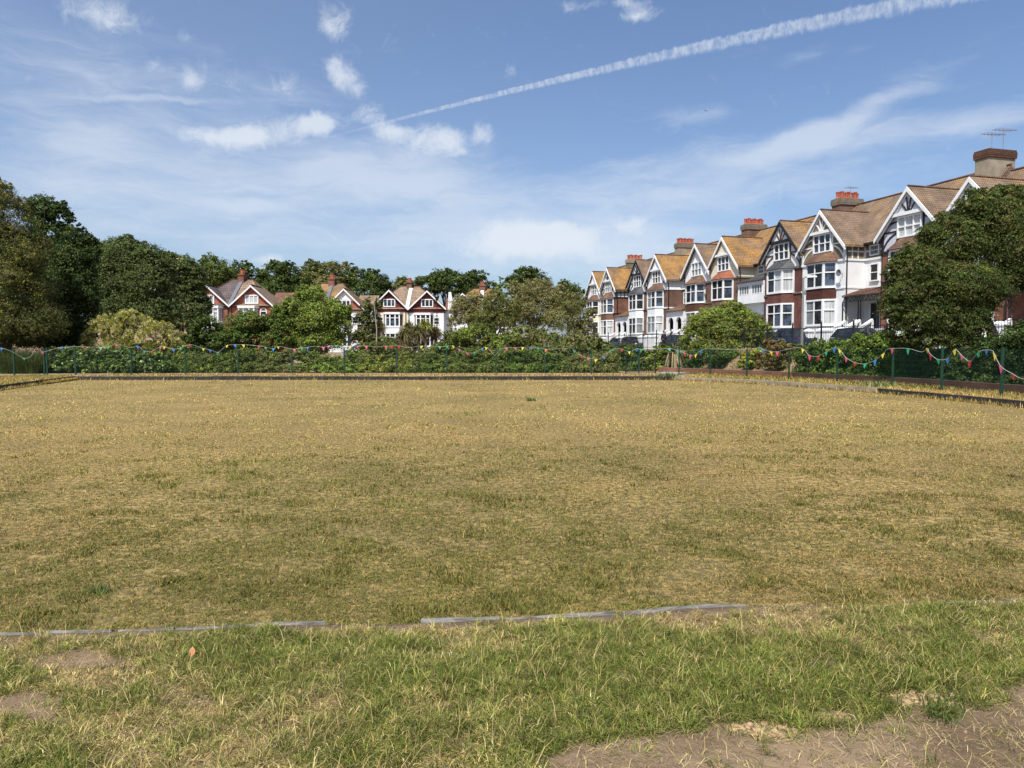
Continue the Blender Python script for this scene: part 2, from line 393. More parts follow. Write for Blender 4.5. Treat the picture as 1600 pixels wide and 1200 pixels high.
c_ = mixc(nt2, ramp(nt2, noise(nt2, p, 34, 6, .75), .56, .70), c_, (.42, .335, .21))
c_ = mixc(nt2, ramp(nt2, noise(nt2, p, 5, 6, .7), .60, .72), c_, (.12, .10, .06))
nt2.links.new(c_, b.inputs['Base Color']); b.inputs['Roughness'].default_value = .95; b.inputs['Specular IOR Level'].default_value = .1
bp = nt2.nodes.new('ShaderNodeBump'); bp.inputs['Strength'].default_value = .8; bp.inputs['Distance'].default_value = .015
nt2.links.new(noise(nt2, p, 16, 9, .78), bp.inputs['Height']); bp.inputs['Distance'].default_value = .04; nt2.links.new(bp.outputs[0], b.inputs['Normal'])
M['soil'] = m
tag(np_mesh('ground', V, Q, None, M['soil']), kind='structure')
# green: flat turf sheet inside the boards
m, nt2, b = nmat('turf'); p = position(nt2)
c_ = mixc(nt2, ramp(nt2, noise(nt2, p, .35, 8, .65), .35, .65), (.25, .185, .075), (.40, .28, .11))
c_ = mixc(nt2, ramp(nt2, noise(nt2, p, 14, 6, .7), .4, .62), (.11, .09, .04), c_)
nt2.links.new(c_, b.inputs['Base Color']); b.inputs['Roughness'].default_value = .95; b.inputs['Specular IOR Level'].default_value = .1
bp = nt2.nodes.new('ShaderNodeBump'); bp.inputs['Strength'].default_value = .8; bp.inputs['Distance'].default_value = .02
nt2.links.new(noise(nt2, p, 30, 6, .7), bp.inputs['Height']); nt2.links.new(bp.outputs[0], b.inputs['Normal'])
M['turf'] = m
tm = MB(); tm.poly([(x, y, 0) for x, y in G]); tag(tm.build('green', M['turf']), kind='structure')
# street
def strip(q0, q1, z0, z1, t0=-60, t1=150):
    mb = MB(); A = [fpt(t0, q0), fpt(t0, q1), fpt(t1, q1), fpt(t1, q0)]
    mb.hexa([(a.x, a.y, z0) for a in A], [(a.x, a.y, z1) for a in A]); return mb
tag(strip(5.5, 12.0, 1.2, STREET_Z+.006).build('road', M['asphalt']), kind='structure')
tag(strip(3.3, 5.5, 1.2, STREET_Z+.12).build('pavement', M['paving']), kind='structure')
tag(strip(12.0, 13.4, 1.2, STREET_Z+.115).build('pavement', M['paving']), kind='structure')
# path by the gate, seen through the fence
pm = MB(); A = [at(1020, 586, 41.2), at(1062, 590, 41.0), at(1110, 575, 45.5), at(1050, 572, 47)]
pts = [(a.x, a.y) for a in A]
pm.hexa([(x, y, -.2) for x, y in pts], [(x, y, zgf(x, y)+.05) for x, y in pts]); tag(pm.build('path', M['paving']), kind='structure')

# ------------------------------------------------------------------ boards round the green
plain('board_black', (.030, .027, .026), .8, .35, 3, bump=.4)
plain('board_pale', (.27, .235, .175), .9, .22, 2.5, bump=.4)
m, nt2, b = nmat('board_grey'); p = position(nt2)
mp2 = nt2.nodes.new('ShaderNodeMapping'); nt2.links.new(p, mp2.inputs[0]); mp2.inputs['Scale'].default_value = (.6, 9, 9); mp2.inputs['Rotation'].default_value = (0, 0, R(-5.5))
c_ = mixc(nt2, ramp(nt2, noise(nt2, mp2.outputs[0], 5, 6, .7), .35, .65), (.115, .11, .10), (.36, .35, .33))
nt2.links.new(c_, b.inputs['Base Color']); b.inputs['Roughness'].default_value = .75; M['board_grey'] = m
def board_run(P, th, z0, z1, mat, label, group=None, seg=2.4, side=1):
    mb = MB()
    for a, c in zip(P, P[1:]):
        a, c = Vector(a), Vector(c); n = max(1, round((c-a).length/seg)); d = (c-a)/n; nr = Vector((-d.y, d.x)).normalized()*th*side
        for i in range(n):
            p0 = a+d*i+d*.004; p1 = a+d*(i+1)-d*.004; j = random.uniform(-.012, .012); jz = random.uniform(-.01, .01)
            pl = [p0, p1, p1+nr, p0+nr] if side > 0 else [p0+nr, p1+nr, p1, p0]
            k = nr.normalized()*j
            mb.hexa([(q.x+k.x, q.y+k.y, z0) for q in pl], [(q.x+k.x, q.y+k.y, z1+jz) for q in pl])
    return tag(mb.build('edging_board', mat), label, 'edging', group)
board_run([(8.3, 37.8), (-22.5, 37.8)], .10, -.1, .19, M['board_black'], 'long black timber edging along the far side of the bowling green', side=1)
board_run([(-22.5, 37.8), (-21.2, 33), (-19.8, 28.4), (-15, 13.7)], .10, -.1, .19, M['board_black'], 'black timber edging running down the left side of the green', side=1)
board_run([(11.9, 31.0), (11.4, 32.9), (8.3, 37.8)][::1], .14, -.1, .19, M['board_pale'], 'pale weathered concrete kerb at the far right corner of the green', side=1)
board_run([(13.22, 26.6), (11.9, 31.0)], .14, -.1, .20, M['board_pale'], 'pale concrete kerb between the black board and the far right corner kerb', side=1)
board_run([(14.7, 12), (13.85, 19.8), (13.25, 26.5)], .10, -.1, .19, M['board_black'], 'black timber edging along the right side below the drooping tree', side=1)
def near_edge(px):                       # point on the near edge line for a pixel column
    k = (px-800)/F_PX; y = 4.08/(1-.095*k); return Vector((k*y, y))
for (a, c, lab) in [(-60, 52, 'grey plank edging leaving the frame at the left'), (60, 165, 'short grey plank edging at the left end, its right end loose'), (175, 262, 'grey plank edging half buried in dry grass near the left end'), (268, 503, 'long grey plank edging left of the green tuft'),
                    (655, 780, 'grey plank edging fragment right of the tall green tuft'), (790, 965, 'grey plank edging at the middle, ending at a dark joint'), (974, 1172, 'grey plank edging right of the dark joint'), (1490, 1640, 'grass grown plank edging at the far right')]:
    A, B = near_edge(a), near_edge(c); dz = random.uniform(-.003, .003)
    mb = MB(); n = max(2, int((B-A).length/.12)); nr = Vector((-(B-A).y, (B-A).x)).normalized()*.026
    for i in range(n):
        p0 = A+(B-A)*(i/n); p1 = A+(B-A)*((i+1)/n); low = .016 if a > 1400 else 0; w0 = .012*math.sin(i*.5+a); w1 = .012*math.sin((i+1)*.5+a)
        h0 = max(.09, zgf(p0.x, p0.y-.10)+.017)+dz+w0*.3-low; h1 = max(.09, zgf(p1.x, p1.y-.10)+.017)+dz+w1*.3-low
        mb.hexa([(p0.x, p0.y+w0, -.05), (p1.x, p1.y+w1, -.05), (p1.x+nr.x, p1.y+w1+nr.y, -.05), (p0.x+nr.x, p0.y+w0+nr.y, -.05)],
                [(p0.x, p0.y+w0, h0), (p1.x, p1.y+w1, h1), (p1.x+nr.x, p1.y+w1+nr.y, h1-.012), (p0.x+nr.x, p0.y+w0+nr.y, h0-.012)])
    tag(mb.build('edging_board', M['board_grey']), lab, 'edging', 'grey planks along the near edge')

# ------------------------------------------------------------------ grass blades
def inside(x, y):
    r = np.zeros(len(x), bool); j = len(G)-1
    for i in range(len(G)):
        xi, yi = G[i]; xj, yj = G[j]
        c = ((yi > y) != (yj > y)) & (x < (xj-xi)*(y-yi)/(yj-yi+1e-12)+xi); r ^= c; j = i
    return r
def blades(name, x, y, z, length, width, lean, col, mat, curl=.5, par=None, azim=None):
    n = len(x); a = rng.random(n)*2*np.pi if azim is None else azim; ca, sa = np.cos(a), np.sin(a)
    fa = a + np.pi/2 + rng.normal(0, .5, n); wx, wy = np.cos(fa)*width*.5, np.sin(fa)*width*.5
    up1 = length*.55*np.cos(lean*.7); ou1 = length*.55*np.sin(lean*.7)
    l2 = np.minimum(lean*(1+curl), 1.75); up2 = up1+length*.45*np.cos(l2); ou2 = ou1+length*.45*np.sin(l2)
    sw = rng.normal(0, .18, n)*length
    Vv = np.empty((n, 6, 3), np.float32)
    for k, (u, o, wf, s) in enumerate([(0, 0, 1., 0), (0, 0, -1., 0), (up1, ou1, .85, .3), (up1, ou1, -.85, .3), (up2, ou2, .12, 1), (up2, ou2, -.12, 1)]):
        Vv[:, k, 0] = x+ca*o-sa*sw*s+wx*wf; Vv[:, k, 1] = y+sa*o+ca*sw*s+wy*wf; Vv[:, k, 2] = z+u-.004
    i = np.arange(n)*6
    Qq = np.concatenate([np.c_[i, i+1, i+3, i+2], np.c_[i+2, i+3, i+5, i+4]])
    return np_mesh(name, Vv.reshape(-1, 3), Qq, np.repeat(col, 6, axis=0), mat, par)
STRAW = np.array([(.66, .445, .150), (.575, .37, .115), (.71, .52, .21), (.48, .30, .095), (.615, .41, .13)])
GREEN = np.array([(.165, .180, .028), (.125, .155, .026), (.23, .225, .045), (.085, .125, .022), (.18, .225, .038)])
GREEN_BANK = np.array([(.095, .150, .018), (.13, .178, .022), (.062, .105, .012), (.19, .220, .032), (.11, .165, .024), (.22, .225, .042)])
STRAW_BANK = np.array([(.58, .45, .20), (.48, .355, .14), (.66, .53, .27), (.37, .26, .10), (.53, .40, .16)])
BROWN = np.array([(.26, .18, .095), (.20, .14, .07), (.33, .235, .13)])
def bladecol(n, green, jit=.2, brown=.12, bank=False):
    s = (STRAW_BANK if bank else STRAW)[rng.integers(0, 5, n)]; s = np.where((rng.random(n) < brown)[:, None], BROWN[rng.integers(0, 3, n)], s); g = GREEN_BANK[rng.integers(0, 6, n)] if bank else GREEN[rng.integers(0, 5, n)]
    isg = rng.random(n) < green
    mixk = rng.random(n)[:, None]*(.16 if bank else .30)
    c = np.where(isg[:, None], g*(1-mixk)+s*mixk, s*(1-mixk)+g*mixk)
    return c*(1+rng.normal(0, jit, n))[:, None].clip(.45, 1.7)
# 1. the green
def sample_green(n):
    u = rng.random(n); y = np.where(rng.random(n) < .55, 1/(1/3.3-(1/3.3-1/16)*u), 3.2*(38.2/3.2)**u**.85); k = (rng.random(n)*2-1)*.80; x = k*y + rng.normal(0, .05, n)
    ok = inside(x, y-.04); return x[ok], y[ok]
x, y = sample_green(760000)
far0 = sstep((y-8)/10); g = .20 + .48*sstep((19-y)/11)
g = g + (fbm(x, y*1.3, 6.0, 1)-.5)*1.5 + (fbm(x*.5, y, 2.4, 16)-.5)*.9*far0 + (fbm(x, y, 1.1, 2)-.5)*.9
g = g - .15*np.exp(-((y-16)/3.5)**2-((x+1)/6)**2) + .35*np.exp(-((x+4.5)/5)**2-((y-24)/2.6)**2) + .25*np.exp(-((x+20)/6)**2-((y-30)/6)**2)
g = g - .25*sstep((5.8-y)/1.2)*(fbm(x, y, .8, 9) > .48)
tuft = fbm(x, y, .30, 4); g = np.clip(g + (tuft-.5)*1.2, .02, .92)
gap = fbm(x, y, .10+.012*y.mean(), 14)
keep = rng.random(len(x)) < np.clip(.3+1.7*(gap-.22), .15, 1)
bare = (fbm(x, y, .55, 12) < .42) & (y < 9); keep &= ~(bare & (rng.random(len(x)) < .5))
x, y, g, tuft = x[keep], y[keep], g[keep], tuft[keep]
ln = (.016+.018*rng.random(len(x))**1.5)*(1+.35*g)*(1+.4*(tuft > .64)); ln = ln*(1+.008*y)
wd = .0010+.00082*y
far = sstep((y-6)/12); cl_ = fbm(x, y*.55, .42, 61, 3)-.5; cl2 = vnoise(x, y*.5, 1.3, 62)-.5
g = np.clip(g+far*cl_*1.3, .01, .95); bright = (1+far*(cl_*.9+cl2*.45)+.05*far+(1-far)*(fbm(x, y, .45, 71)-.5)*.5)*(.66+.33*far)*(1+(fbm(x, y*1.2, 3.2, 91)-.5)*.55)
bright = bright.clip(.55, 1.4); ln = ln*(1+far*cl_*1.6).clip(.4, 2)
lean = np.where(tuft > .64, rng.uniform(.3, 1.25, len(x)), rng.uniform(.75, 1.54, len(x)))
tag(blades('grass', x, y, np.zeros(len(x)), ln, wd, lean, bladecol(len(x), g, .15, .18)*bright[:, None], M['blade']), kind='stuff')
x, y = sample_green(900); tag(blades('grass', x, y, np.zeros(len(x)), .04+.05*rng.random(len(x)), .0016+.0004*y, rng.uniform(.05, .8, len(x)), bladecol(len(x), np.full(len(x), .2)), M['blade']), kind='stuff')
# 2. the near bank: tufts of long tangled grass with bare earth showing
def bank_mask(x, y):
    ell = lambda cx, cy, rx, ry: ((x-cx)/rx)**2+((y-cy)/ry)**2
    edge = (fbm(x, y, .26, 7)-.5)
    pe = np.where(x > .24, 2.80+(x-.24)*.25, 2.80-(.24-x)*1.0) -.16 + edge*.46            # bare trodden earth, lower right
    return (y < pe) | (ell(-2.15, 3.50, .26, .10)+edge*2.4 < 1) | (ell(-2.12, 3.0, .22, .12)+edge*2.4 < 1) | (ell(1.72, 3.09, .15, .09)+edge*2.5 < 1) | (ell(.97, 2.84, .13, .07)+edge*2.5 < 1) | (ell(1.33, 2.96, .09, .05)+edge*2.5 < 1)
def bank_pts(n, ymin=2.35, ymax=4.75):
    y = ymin+(ymax-ymin)*rng.random(n)**.9; x = (rng.random(n)*2-1)*.80*(y+.25); ok = ~inside(x, y+.05); return x[ok], y[ok]
def greenness(x, y):
    pa = fbm(x, y, .75, 21); pb = fbm(x, y, .22, 22)
    return np.clip(.76+(pa-.5)*2.1+(pb-.5)*1.5 - .42*sstep((y-3.62)/.45) + .12*sstep((x-.1)/1.5) - .4*sstep((-1.6-x)/.5)*sstep((y-2.9)/.4), .04, .96)
def near_len(x, y):                                      # the planks stay clear of the grass in front of them
    kx = 800+F_PX*x/np.maximum(y, .1); yl = 4.08+.095*x
    clear = ((kx > 60) & (kx < 505)) | ((kx > 655) & (kx < 1172))
    return np.where(clear & (y-yl > -.12) & (y-yl < .08) & (fbm(x, y, .13, 51) < .52), .30, .9)
cx, cy = bank_pts(21000); dm = bank_mask(cx, cy); kp = ~dm | (rng.random(len(cx)) < .02); den = fbm(cx, cy, .16, 23); kp &= rng.random(len(cx)) < np.clip(.2+1.35*den, 0, 1); cx, cy = cx[kp], cy[kp]
per = rng.integers(12, 40, len(cx)); ti = np.repeat(np.arange(len(cx)), per); n = len(ti)
tr_ = rng.uniform(.012, .045, len(cx)); az_ = rng.random(n)*2*np.pi; rr = np.sqrt(rng.random(n))*tr_[ti]
x = cx[ti]+np.cos(az_)*rr; y = cy[ti]+np.sin(az_)*rr
tg = np.clip(greenness(cx, cy)+rng.normal(0, .22, len(cx)), .02, .97); tb = rng.normal(1, .30, len(cx)).clip(.35, 1.7)*(.72+.56*fbm(cx, cy, .20, 81)); tl = rng.uniform(.03, .078, len(cx))*(.8+.5*tg)
wind = rng.random(len(cx))*2*np.pi; ax = np.cos(az_)*rr/tr_[ti]+.8*np.cos(wind[ti])*(tg[ti] < .6)+rng.normal(0, .5, n); ay = np.sin(az_)*rr/tr_[ti]+.8*np.sin(wind[ti])*(tg[ti] < .6)+rng.normal(0, .5, n)
lean = np.clip(.55+.75*rr/tr_[ti]+rng.normal(0, .3, n)+.3*(tg[ti] < .45), .05, 1.52)
ln = tl[ti]*rng.uniform(.5, 1.15, n)*near_len(x, y)*(.78+.3*(tg[ti] > .45))
ok = ~inside(x, y+.015); x, y, ln, lean, ax, ay, ti = x[ok], y[ok], ln[ok], lean[ok], ax[ok], ay[ok], ti[ok]
tag(blades('grass', x, y, zg(x, y), ln, (.0019+.0016*rng.random(len(x))), lean, bladecol(len(x), tg[ti], .2, .2, True)*tb[ti][:, None]*.97, M['blade'], .7, None, np.arctan2(ay, ax)), kind='stuff')
# thatch: short dead and green blades lying between the tufts, and long dry stalks over everything
x, y = bank_pts(150000); dm = bank_mask(x, y); kp = ~dm | (rng.random(len(x)) < .05); x, y = x[kp], y[kp]
tag(blades('grass', x, y, zg(x, y), rng.uniform(.015, .05, len(x))*near_len(x, y), .0018+.0014*rng.random(len(x)), rng.uniform(.8, 1.55, len(x)), bladecol(len(x), np.clip(greenness(x, y)*.8, 0, 1), .28, .34, True)*.76, M['blade'], .3), kind='stuff')  # thatch colours darkened to paint the shade in the gaps between tufts
x, y = bank_pts(4500); kp = ~bank_mask(x, y) | (rng.random(len(x)) < .25); x, y = x[kp], y[kp]
tag(blades('grass', x, y, zg(x, y)+.014*(~bank_mask(x, y)), .06+.10*rng.random(len(x)), np.full(len(x), .0017), rng.uniform(.9, 1.5, len(x)), bladecol(len(x), np.full(len(x), .06), .2, .05, True), M['blade'], .15), kind='stuff')
m = plain('pebble', (.27, .205, .145), .95, .3, 20)
px_, py_ = bank_pts(60000); kp = bank_mask(px_, py_); px_, py_ = px_[kp][:1500], py_[kp][:1500]; pb = MB()
for X_, Y_ in zip(px_, py_):
    s = random.uniform(.0012, .004)*(1+1.3*(random.random() < .04)); z_ = zgf(X_, Y_); a_ = random.random()*3
    r4 = [(X_+s*math.cos(a_+k*1.5708)*random.uniform(.7, 1.2), Y_+s*math.sin(a_+k*1.5708)*random.uniform(.7, 1.2)) for k in range(4)]
    pb.hexa([(q[0], q[1], z_-.002) for q in r4], [(X_+(q[0]-X_)*.6, Y_+(q[1]-Y_)*.6, z_+s*.9) for q in r4])
tag(pb.build('pebbles', m), kind='stuff')
x, y = bank_pts(60000); kp = bank_mask(x, y); x, y = x[kp][:2600], y[kp][:2600]
tag(blades('grass', x, y, zg(x, y)+.005, .02+.07*rng.random(len(x)), np.full(len(x), .0016), rng.uniform(1.35, 1.56, len(x)), bladecol(len(x), np.full(len(x), .03), .25, .25, True), M['blade'], .05), kind='stuff')
# 3. rough verge outside the boards: far and right
vx, vy = [], []
for (a, c), cnt in zip(list(zip(G, G[1:]+G[:1]))[5:13], (5000, 7000, 9000, 10000, 9000, 26000, 5000, 5000)):
    a, c = np.array(a), np.array(c); d = c-a; nr = np.array([d[1], -d[0]]); nr = nr/np.linalg.norm(nr)
    u = rng.random(cnt); v = .06+3.2*rng.random(cnt)**1.1; p = a+u[:, None]*d+v[:, None]*nr; vx.append(p[:, 0]); vy.append(p[:, 1])
x = np.concatenate(vx); y = np.concatenate(vy); g = np.clip(.42+(fbm(x, y, 2.5, 31)-.5)*1.3, .05, .9)
tag(blades('verge_grass', x, y, zg(x, y), (.04+.12*rng.random(len(x))**2)*(.6+.8*fbm(x, y, 1.2, 33)), .003+.0006*y, rng.uniform(.05, 1.0, len(x)), bladecol(len(x), g), M['blade'], .4), kind='stuff')
x, y = [], []
for (a, c), cnt in zip(list(zip(G, G[1:]+G[:1]))[5:13], (500, 700, 1000, 900, 900, 3600, 600, 600)):
    a, c = np.array(a), np.array(c); d = c-a; nr = np.array([-d[1], d[0]]); nr = nr/np.linalg.norm(nr); u = rng.random(cnt); u = u[vnoise(u*np.linalg.norm(d), u*0, 1.1, 77) > rng.random(cnt)*.8]
    p = a+u[:, None]*d+(.11+.10*rng.random(len(u)))[:, None]*nr; x.append(p[:, 0]); y.append(p[:, 1])
x = np.concatenate(x); y = np.concatenate(y)
tag(blades('grass', x, y, np.zeros(len(x)), .07+.13*rng.random(len(x)), .003+.0005*y, rng.uniform(.1, .9, len(x)), bladecol(len(x), np.full(len(x), .35)), M['blade'], .5), kind='stuff')
# 4. wild growth on the rising ground beyond the right hand fence
x = rng.uniform(8, 24, 90000); y = rng.uniform(17, 48, 90000); q = street_q(x, y); kp = (q < 18.6) & (q > 13.4) & ~inside(x, y); x, y = x[kp], y[kp]; g = np.clip(.6+(fbm(x, y, 2.2, 41)-.5)*1.2, .1, .95)
tag(blades('ground_cover', x, y, zg(x, y), .08+.20*rng.random(len(x))*fbm(x, y, 1.5, 42), .014+.0005*y, rng.uniform(.2, 1.3, len(x)), bladecol(len(x), g)*.8, M['blade'], .5), kind='stuff')
# ------------------------------------------------------------------ the terrace on the right
ROT_T = math.atan2(-.9636, .2674)
def win(mb, pane, x0, x1, y, z0, z1, cols=2, rows=2, fr=.09, proud=.07, m=1):
    """flat window facing -y: frame bars in mb, panes in pane"""
    mb.box(x0, x1, y-proud, y+.05, z0, z0+fr); mb.box(x0, x1, y-proud, y+.05, z1-fr, z1)
    mb.box(x0, x0+fr, y-proud, y+.05, z0+fr, z1-fr); mb.box(x1-fr, x1, y-proud, y+.05, z0+fr, z1-fr)
    for i in range(1, cols):
        xm = x0+(x1-x0)*i/cols; mb.box(xm-fr*.4, xm+fr*.4, y-proud+.012, y+.05, z0+fr, z1-fr)
    for i in range(1, rows):
        zm = z0+(z1-z0)*i/rows; mb.box(x0+fr, x1-fr, y-proud+.024, y+.04, zm-fr*.32, zm+fr*.32)
    pane.box(x0+fr*.5, x1-fr*.5, y-.02, y+.03, z0+fr*.5, z1-fr*.5)
PLAN = [(-1.62, 0), (-1.0, -.78), (1.0, -.78), (1.62, 0)]
def off_plan(d): return [(-1.62-d*1.35, 0), (-1.0-d*.55, -.78-d), (1.0+d*.55, -.78-d), (1.62+d*1.35, 0)]
def bay(parent, z0, z1, frame_mat, panes, m, transom=.42, mull=(.5,)):
    P = PLAN; mb = MB()
    mb.prism_z(off_plan(.05), z0-.12, z0+.05); mb.prism_z(off_plan(.03), z1-.10, z1+.03)
    for (x, y) in P[1:3]: mb.box(x-.085, x+.085, y-.02, y+.12, z0+.05, z1-.10)
    for sx in (-1, 1): mb.box(sx*1.60-.07, sx*1.60+.07, -.11, -.002, z0+.05, z1-.10)
    for k in mull: x = -1+2*k; mb.box(x-.05, x+.05, -.79, -.70, z0+.05, z1-.10)
    zt = z1-(z1-z0)*transom
    mb.box(-.92, .92, -.785, -.715, zt-.04, zt+.04)
    for sx in (-1, 1): mb.beam((sx*1.06, -.70, zt), (sx*1.56, -.085, zt), .08, .08, (0, 0, 1))
    f = mb.mirror(m).build('bay_window', M[frame_mat], parent)
    q = lambda a, b: [(a[0], a[1]), (b[0], b[1])]
    segs = [((-1.55, -.02), (-.98, -.735)), ((-.96, -.735), (0, -.735)), ((0, -.735), (.96, -.735)), ((.98, -.735), (1.55, -.02))]
    for (a, b), mat in zip(segs, panes):
        pb = MB(); pb.hexa([(a[0], a[1], z0+.03), (b[0], b[1], z0+.03), (b[0], b[1]+.05, z0+.03), (a[0], a[1]+.05, z0+.03)],
                           [(a[0], a[1], z1-.06), (b[0], b[1], z1-.06), (b[0], b[1]+.05, z1-.06), (a[0], a[1]+.05, z1-.06)])
        pb.mirror(m).build('pane', M[mat], f)
    return f
D, B, CU, BL = 'glass_dark', 'glass_blue', 'glass_curtain', 'glass_blind'
EAVE, PEAK, RIDGE = 8.15, 10.9, 12.3

def curve(p, q, bend, n=5):
    p, q = Vector(p), Vector(q); d = q-p; nr = Vector((-d.z, 0, d.x)).normalized()*bend
    return [p+d*(i/n)+nr*math.sin(math.pi*i/n) for i in range(n+1)]

def terrace_house(t, m, label, low, up, roof, spandrel, bayroof, timber=None, infill=None, barge='white_paint', gpan=(D,D,D,D), fpan=(D,D,D,D), apan=D,
                  wing_low=None, wing_up=None, porch='canopy', chimney=None, plinth=None, side_low=None, collar=True, side_white=False):
    p = fpt(t, 0 if t > -13 else -.06, STREET_Z if t > -13 else STREET_Z-.4)
    r = empty('terrace_house', p, ROT_T, label, 'house', 'gabled houses in the terrace along the street')
    wing_low = wing_low or low; wing_up = wing_up or up
    e = .004*(int(t*7) % 5)
    # walls
    w_ = MB(); w_.box(-2.5, 2.5, 0, 9-e, -.5, 6.9); w_.mirror(m).build('wall', M[low], r)
    u_ = MB(); u_.prism_y([(-2.5, 6.9), (2.5, 6.9), (2.5, 8.2), (0, PEAK), (-2.5, 8.2)], -.02, 4.1); u_.box(-2.48, 2.48, 4.1, 8.98, 6.9, 8.2)
    u_.mirror(m).build('upper_wall', M[up], r)
    g_ = MB(); g_.box(2.5, 4.6, 1.8, 8.96, -.5, 6.9); g_.mirror(m).build('wing_wall', M[wing_low], r)
    g2 = MB(); g2.box(2.5, 4.6, 1.78, 8.94, 6.9, 8.16); g2.mirror(m).build('upper_wing_wall', M[wing_up], r)
    # string courses
    sc = MB(); sc.box(-2.56, 2.56, -.09, 1.79, 6.83, 6.99); sc.box(2.56, 4.6, 1.70, 1.79, 6.83, 6.99); sc.box(-2.56, 2.54, -.07, 1.79, 4.72, 4.86)
    sc.mirror(m).build('string_course', M['white_paint' if 'white' in low or side_white else ('timber_black' if timber == 'timber_black' else 'concrete_cap')], r)
    # roofs
    rf = MB(); rf.prism_x([(1.42, EAVE-.12), (1.42, EAVE), (5.6, RIDGE), (9.7, EAVE), (9.7, EAVE-.12)], -2.5, 4.6)
    sl = (PEAK-8.2)/2.5
    ch = lambda hw, zt, th: [(0, zt), (-hw, zt-hw*sl), (-hw, zt-hw*sl-th), (0, zt-th), (hw, zt-hw*sl-th), (hw, zt-hw*sl)]
    def chev(mb, hw, zt, th, y0, y1):
        for sx in (-1, 1):
            pr = [(0, zt), (sx*hw, zt-hw*sl), (sx*hw, zt-hw*sl-th), (0, zt-th)]
            if sx > 0: pr = pr[::-1]
            mb.prism_y(pr, y0, y1)
    chev(rf, 2.86, PEAK+.20, .17, -.36, 4.25)
    ro = rf.mirror(m).build('roof', M[roof], r)
    rt = MB(); rt.tube([(0, -.34, PEAK+.22), (0, 4.2, PEAK+.20)], .075, 6); rt.tube([(-2.5, 5.6, RIDGE+.03), (4.6, 5.6, RIDGE+.02)], .085, 6)
    rt.mirror(m).build('ridge_tiles', M['bayroof_brown'], ro)
    bb = MB(); chev(bb, 2.92, PEAK+.14, .30, -.44, -.365); bb.mirror(m).build('bargeboard', M[barge], r)
    if barge != 'white_paint' or timber:
        bb = MB(); chev(bb, 2.80, PEAK-.10, .16, -.30, -.20); bb.mirror(m).build('bargeboard_moulding', M['white_paint'], r)
    # attic window and collar
    fm = MB(); pn = MB(); win(fm, pn, -1.05, 1.05, -.05, 7.72, 9.18, 3, 2, .10, .13)
    f = fm.mirror(m).build('window', M['white_paint'], r); pn.mirror(m).build('pane', M[apan], f)
    if collar:
        cm = MB(); cm.box(-1.38, 1.38, -.34, -.021, 9.20, 9.42)
        cm.mirror(m).build('collar_beam', M['white_paint' if barge == 'white_paint' else barge], r)
        tp = MB(); tp.prism_y([(-1.25, 9.45), (1.25, 9.45), (0, 10.75)], -.20, -.021); tp.mirror(m).build('gable_infill', M[infill or up], r)
    if timber:
        tm = MB(); y = -.03
        for sx in (-1, 1):
            tm.arc(curve((sx*1.15, y, 8.9), (sx*2.4, y, 8.35), .16*sx), .11, .07)
            tm.arc(curve((sx*1.15, y, 8.15), (sx*2.45, y, 7.0), .22*sx), .12, .07)
            tm.beam((sx*1.1, y, 8.25), (sx*2.45, y, 8.25), .11, .066)
            tm.beam((sx*1.12, y-.004, 6.95), (sx*1.12, y-.004, 9.25), .13, .07)
            tm.beam((sx*2.42, y-.004, 6.95), (sx*2.42, y-.004, 8.2), .13, .07)
        for dx in (-.55, -.2, .2, .55):
            tm.arc(curve((dx*.35, -.225, 9.45), (dx*1.15, -.225, 10.6-abs(dx)*1.1), .05*(1 if dx > 0 else -1)), .09, .06)
        # timbering on the return and wing
        for yy in (.06, .62, 1.15, 1.72): tm.box(2.50, 2.545, yy-.05, yy+.05, 7.0, 8.1)
        tm.box(2.50, 2.540, .0, 1.79, 7.48, 7.60)
        for xx in (2.62, 4.5): tm.box(xx-.05, xx+.05, 1.735, 1.775, 7.0, 8.1)
        tm.box(2.67, 4.45, 1.74, 1.775, 7.48, 7.60)
        tm.mirror(m).build('timber_framing', M[timber], r)
    if infill:
        im = MB(); im.prism_y([(-2.42, 7.0), (2.42, 7.0), (2.42, 8.18), (1.2, 9.5), (-1.2, 9.5), (-2.42, 8.18)], -.026, -.02); im.box(2.50, 2.52, .02, 1.78, 7.0, 8.1); im.box(2.55, 4.55, 1.765, 1.78, 7.0, 8.1)
        im.mirror(m).build('render_panel', M[infill], r)
    # bays
    bay(r, 2.0, 3.95, 'white_paint', gpan, m); bay(r, 4.95, 6.85, 'white_paint', fpan, m)
    s_ = MB(); s_.prism_z(off_plan(-.02), 3.99, 4.82); s_.mirror(m).build('spandrel', M[spandrel], r)
    s_ = MB(); s_.prism_z(off_plan(-.01), -.5, 1.87); s_.mirror(m).build('plinth', M[plinth or ('white_render' if 'white' in low else 'white_render')], r)
    br = MB(); o = off_plan(.20); br.hexa([(x, y, 6.9) for x, y in o[::1]], [(-1.15, -.04, 7.70), (-.75, -.12, 7.70), (.75, -.12, 7.70), (1.15, -.04, 7.70)])
    br.mirror(m).build('bay_roof', M[bayroof], r)
    # gutter and downpipe
    gt = MB(); gt.box(2.9, 4.6, 1.28, 1.40, EAVE-.14, EAVE-.03); gt.tube([(2.62, -.02, 7.8), (2.62, .08, 7.5), (2.62, .08, -.3)], .055, 6)
    gt.mirror(m).build('rainwater_pipe', M['black_iron'], r)
    # wing: windows, door, porch
    fm = MB(); pn = MB(); win(fm, pn, 3.15, 4.05, 1.76, 5.2, 6.55, 1, 2, .09, .09); f = fm.mirror(m).build('window', M['white_paint'], r); pn.mirror(m).build('pane', M[D], f)
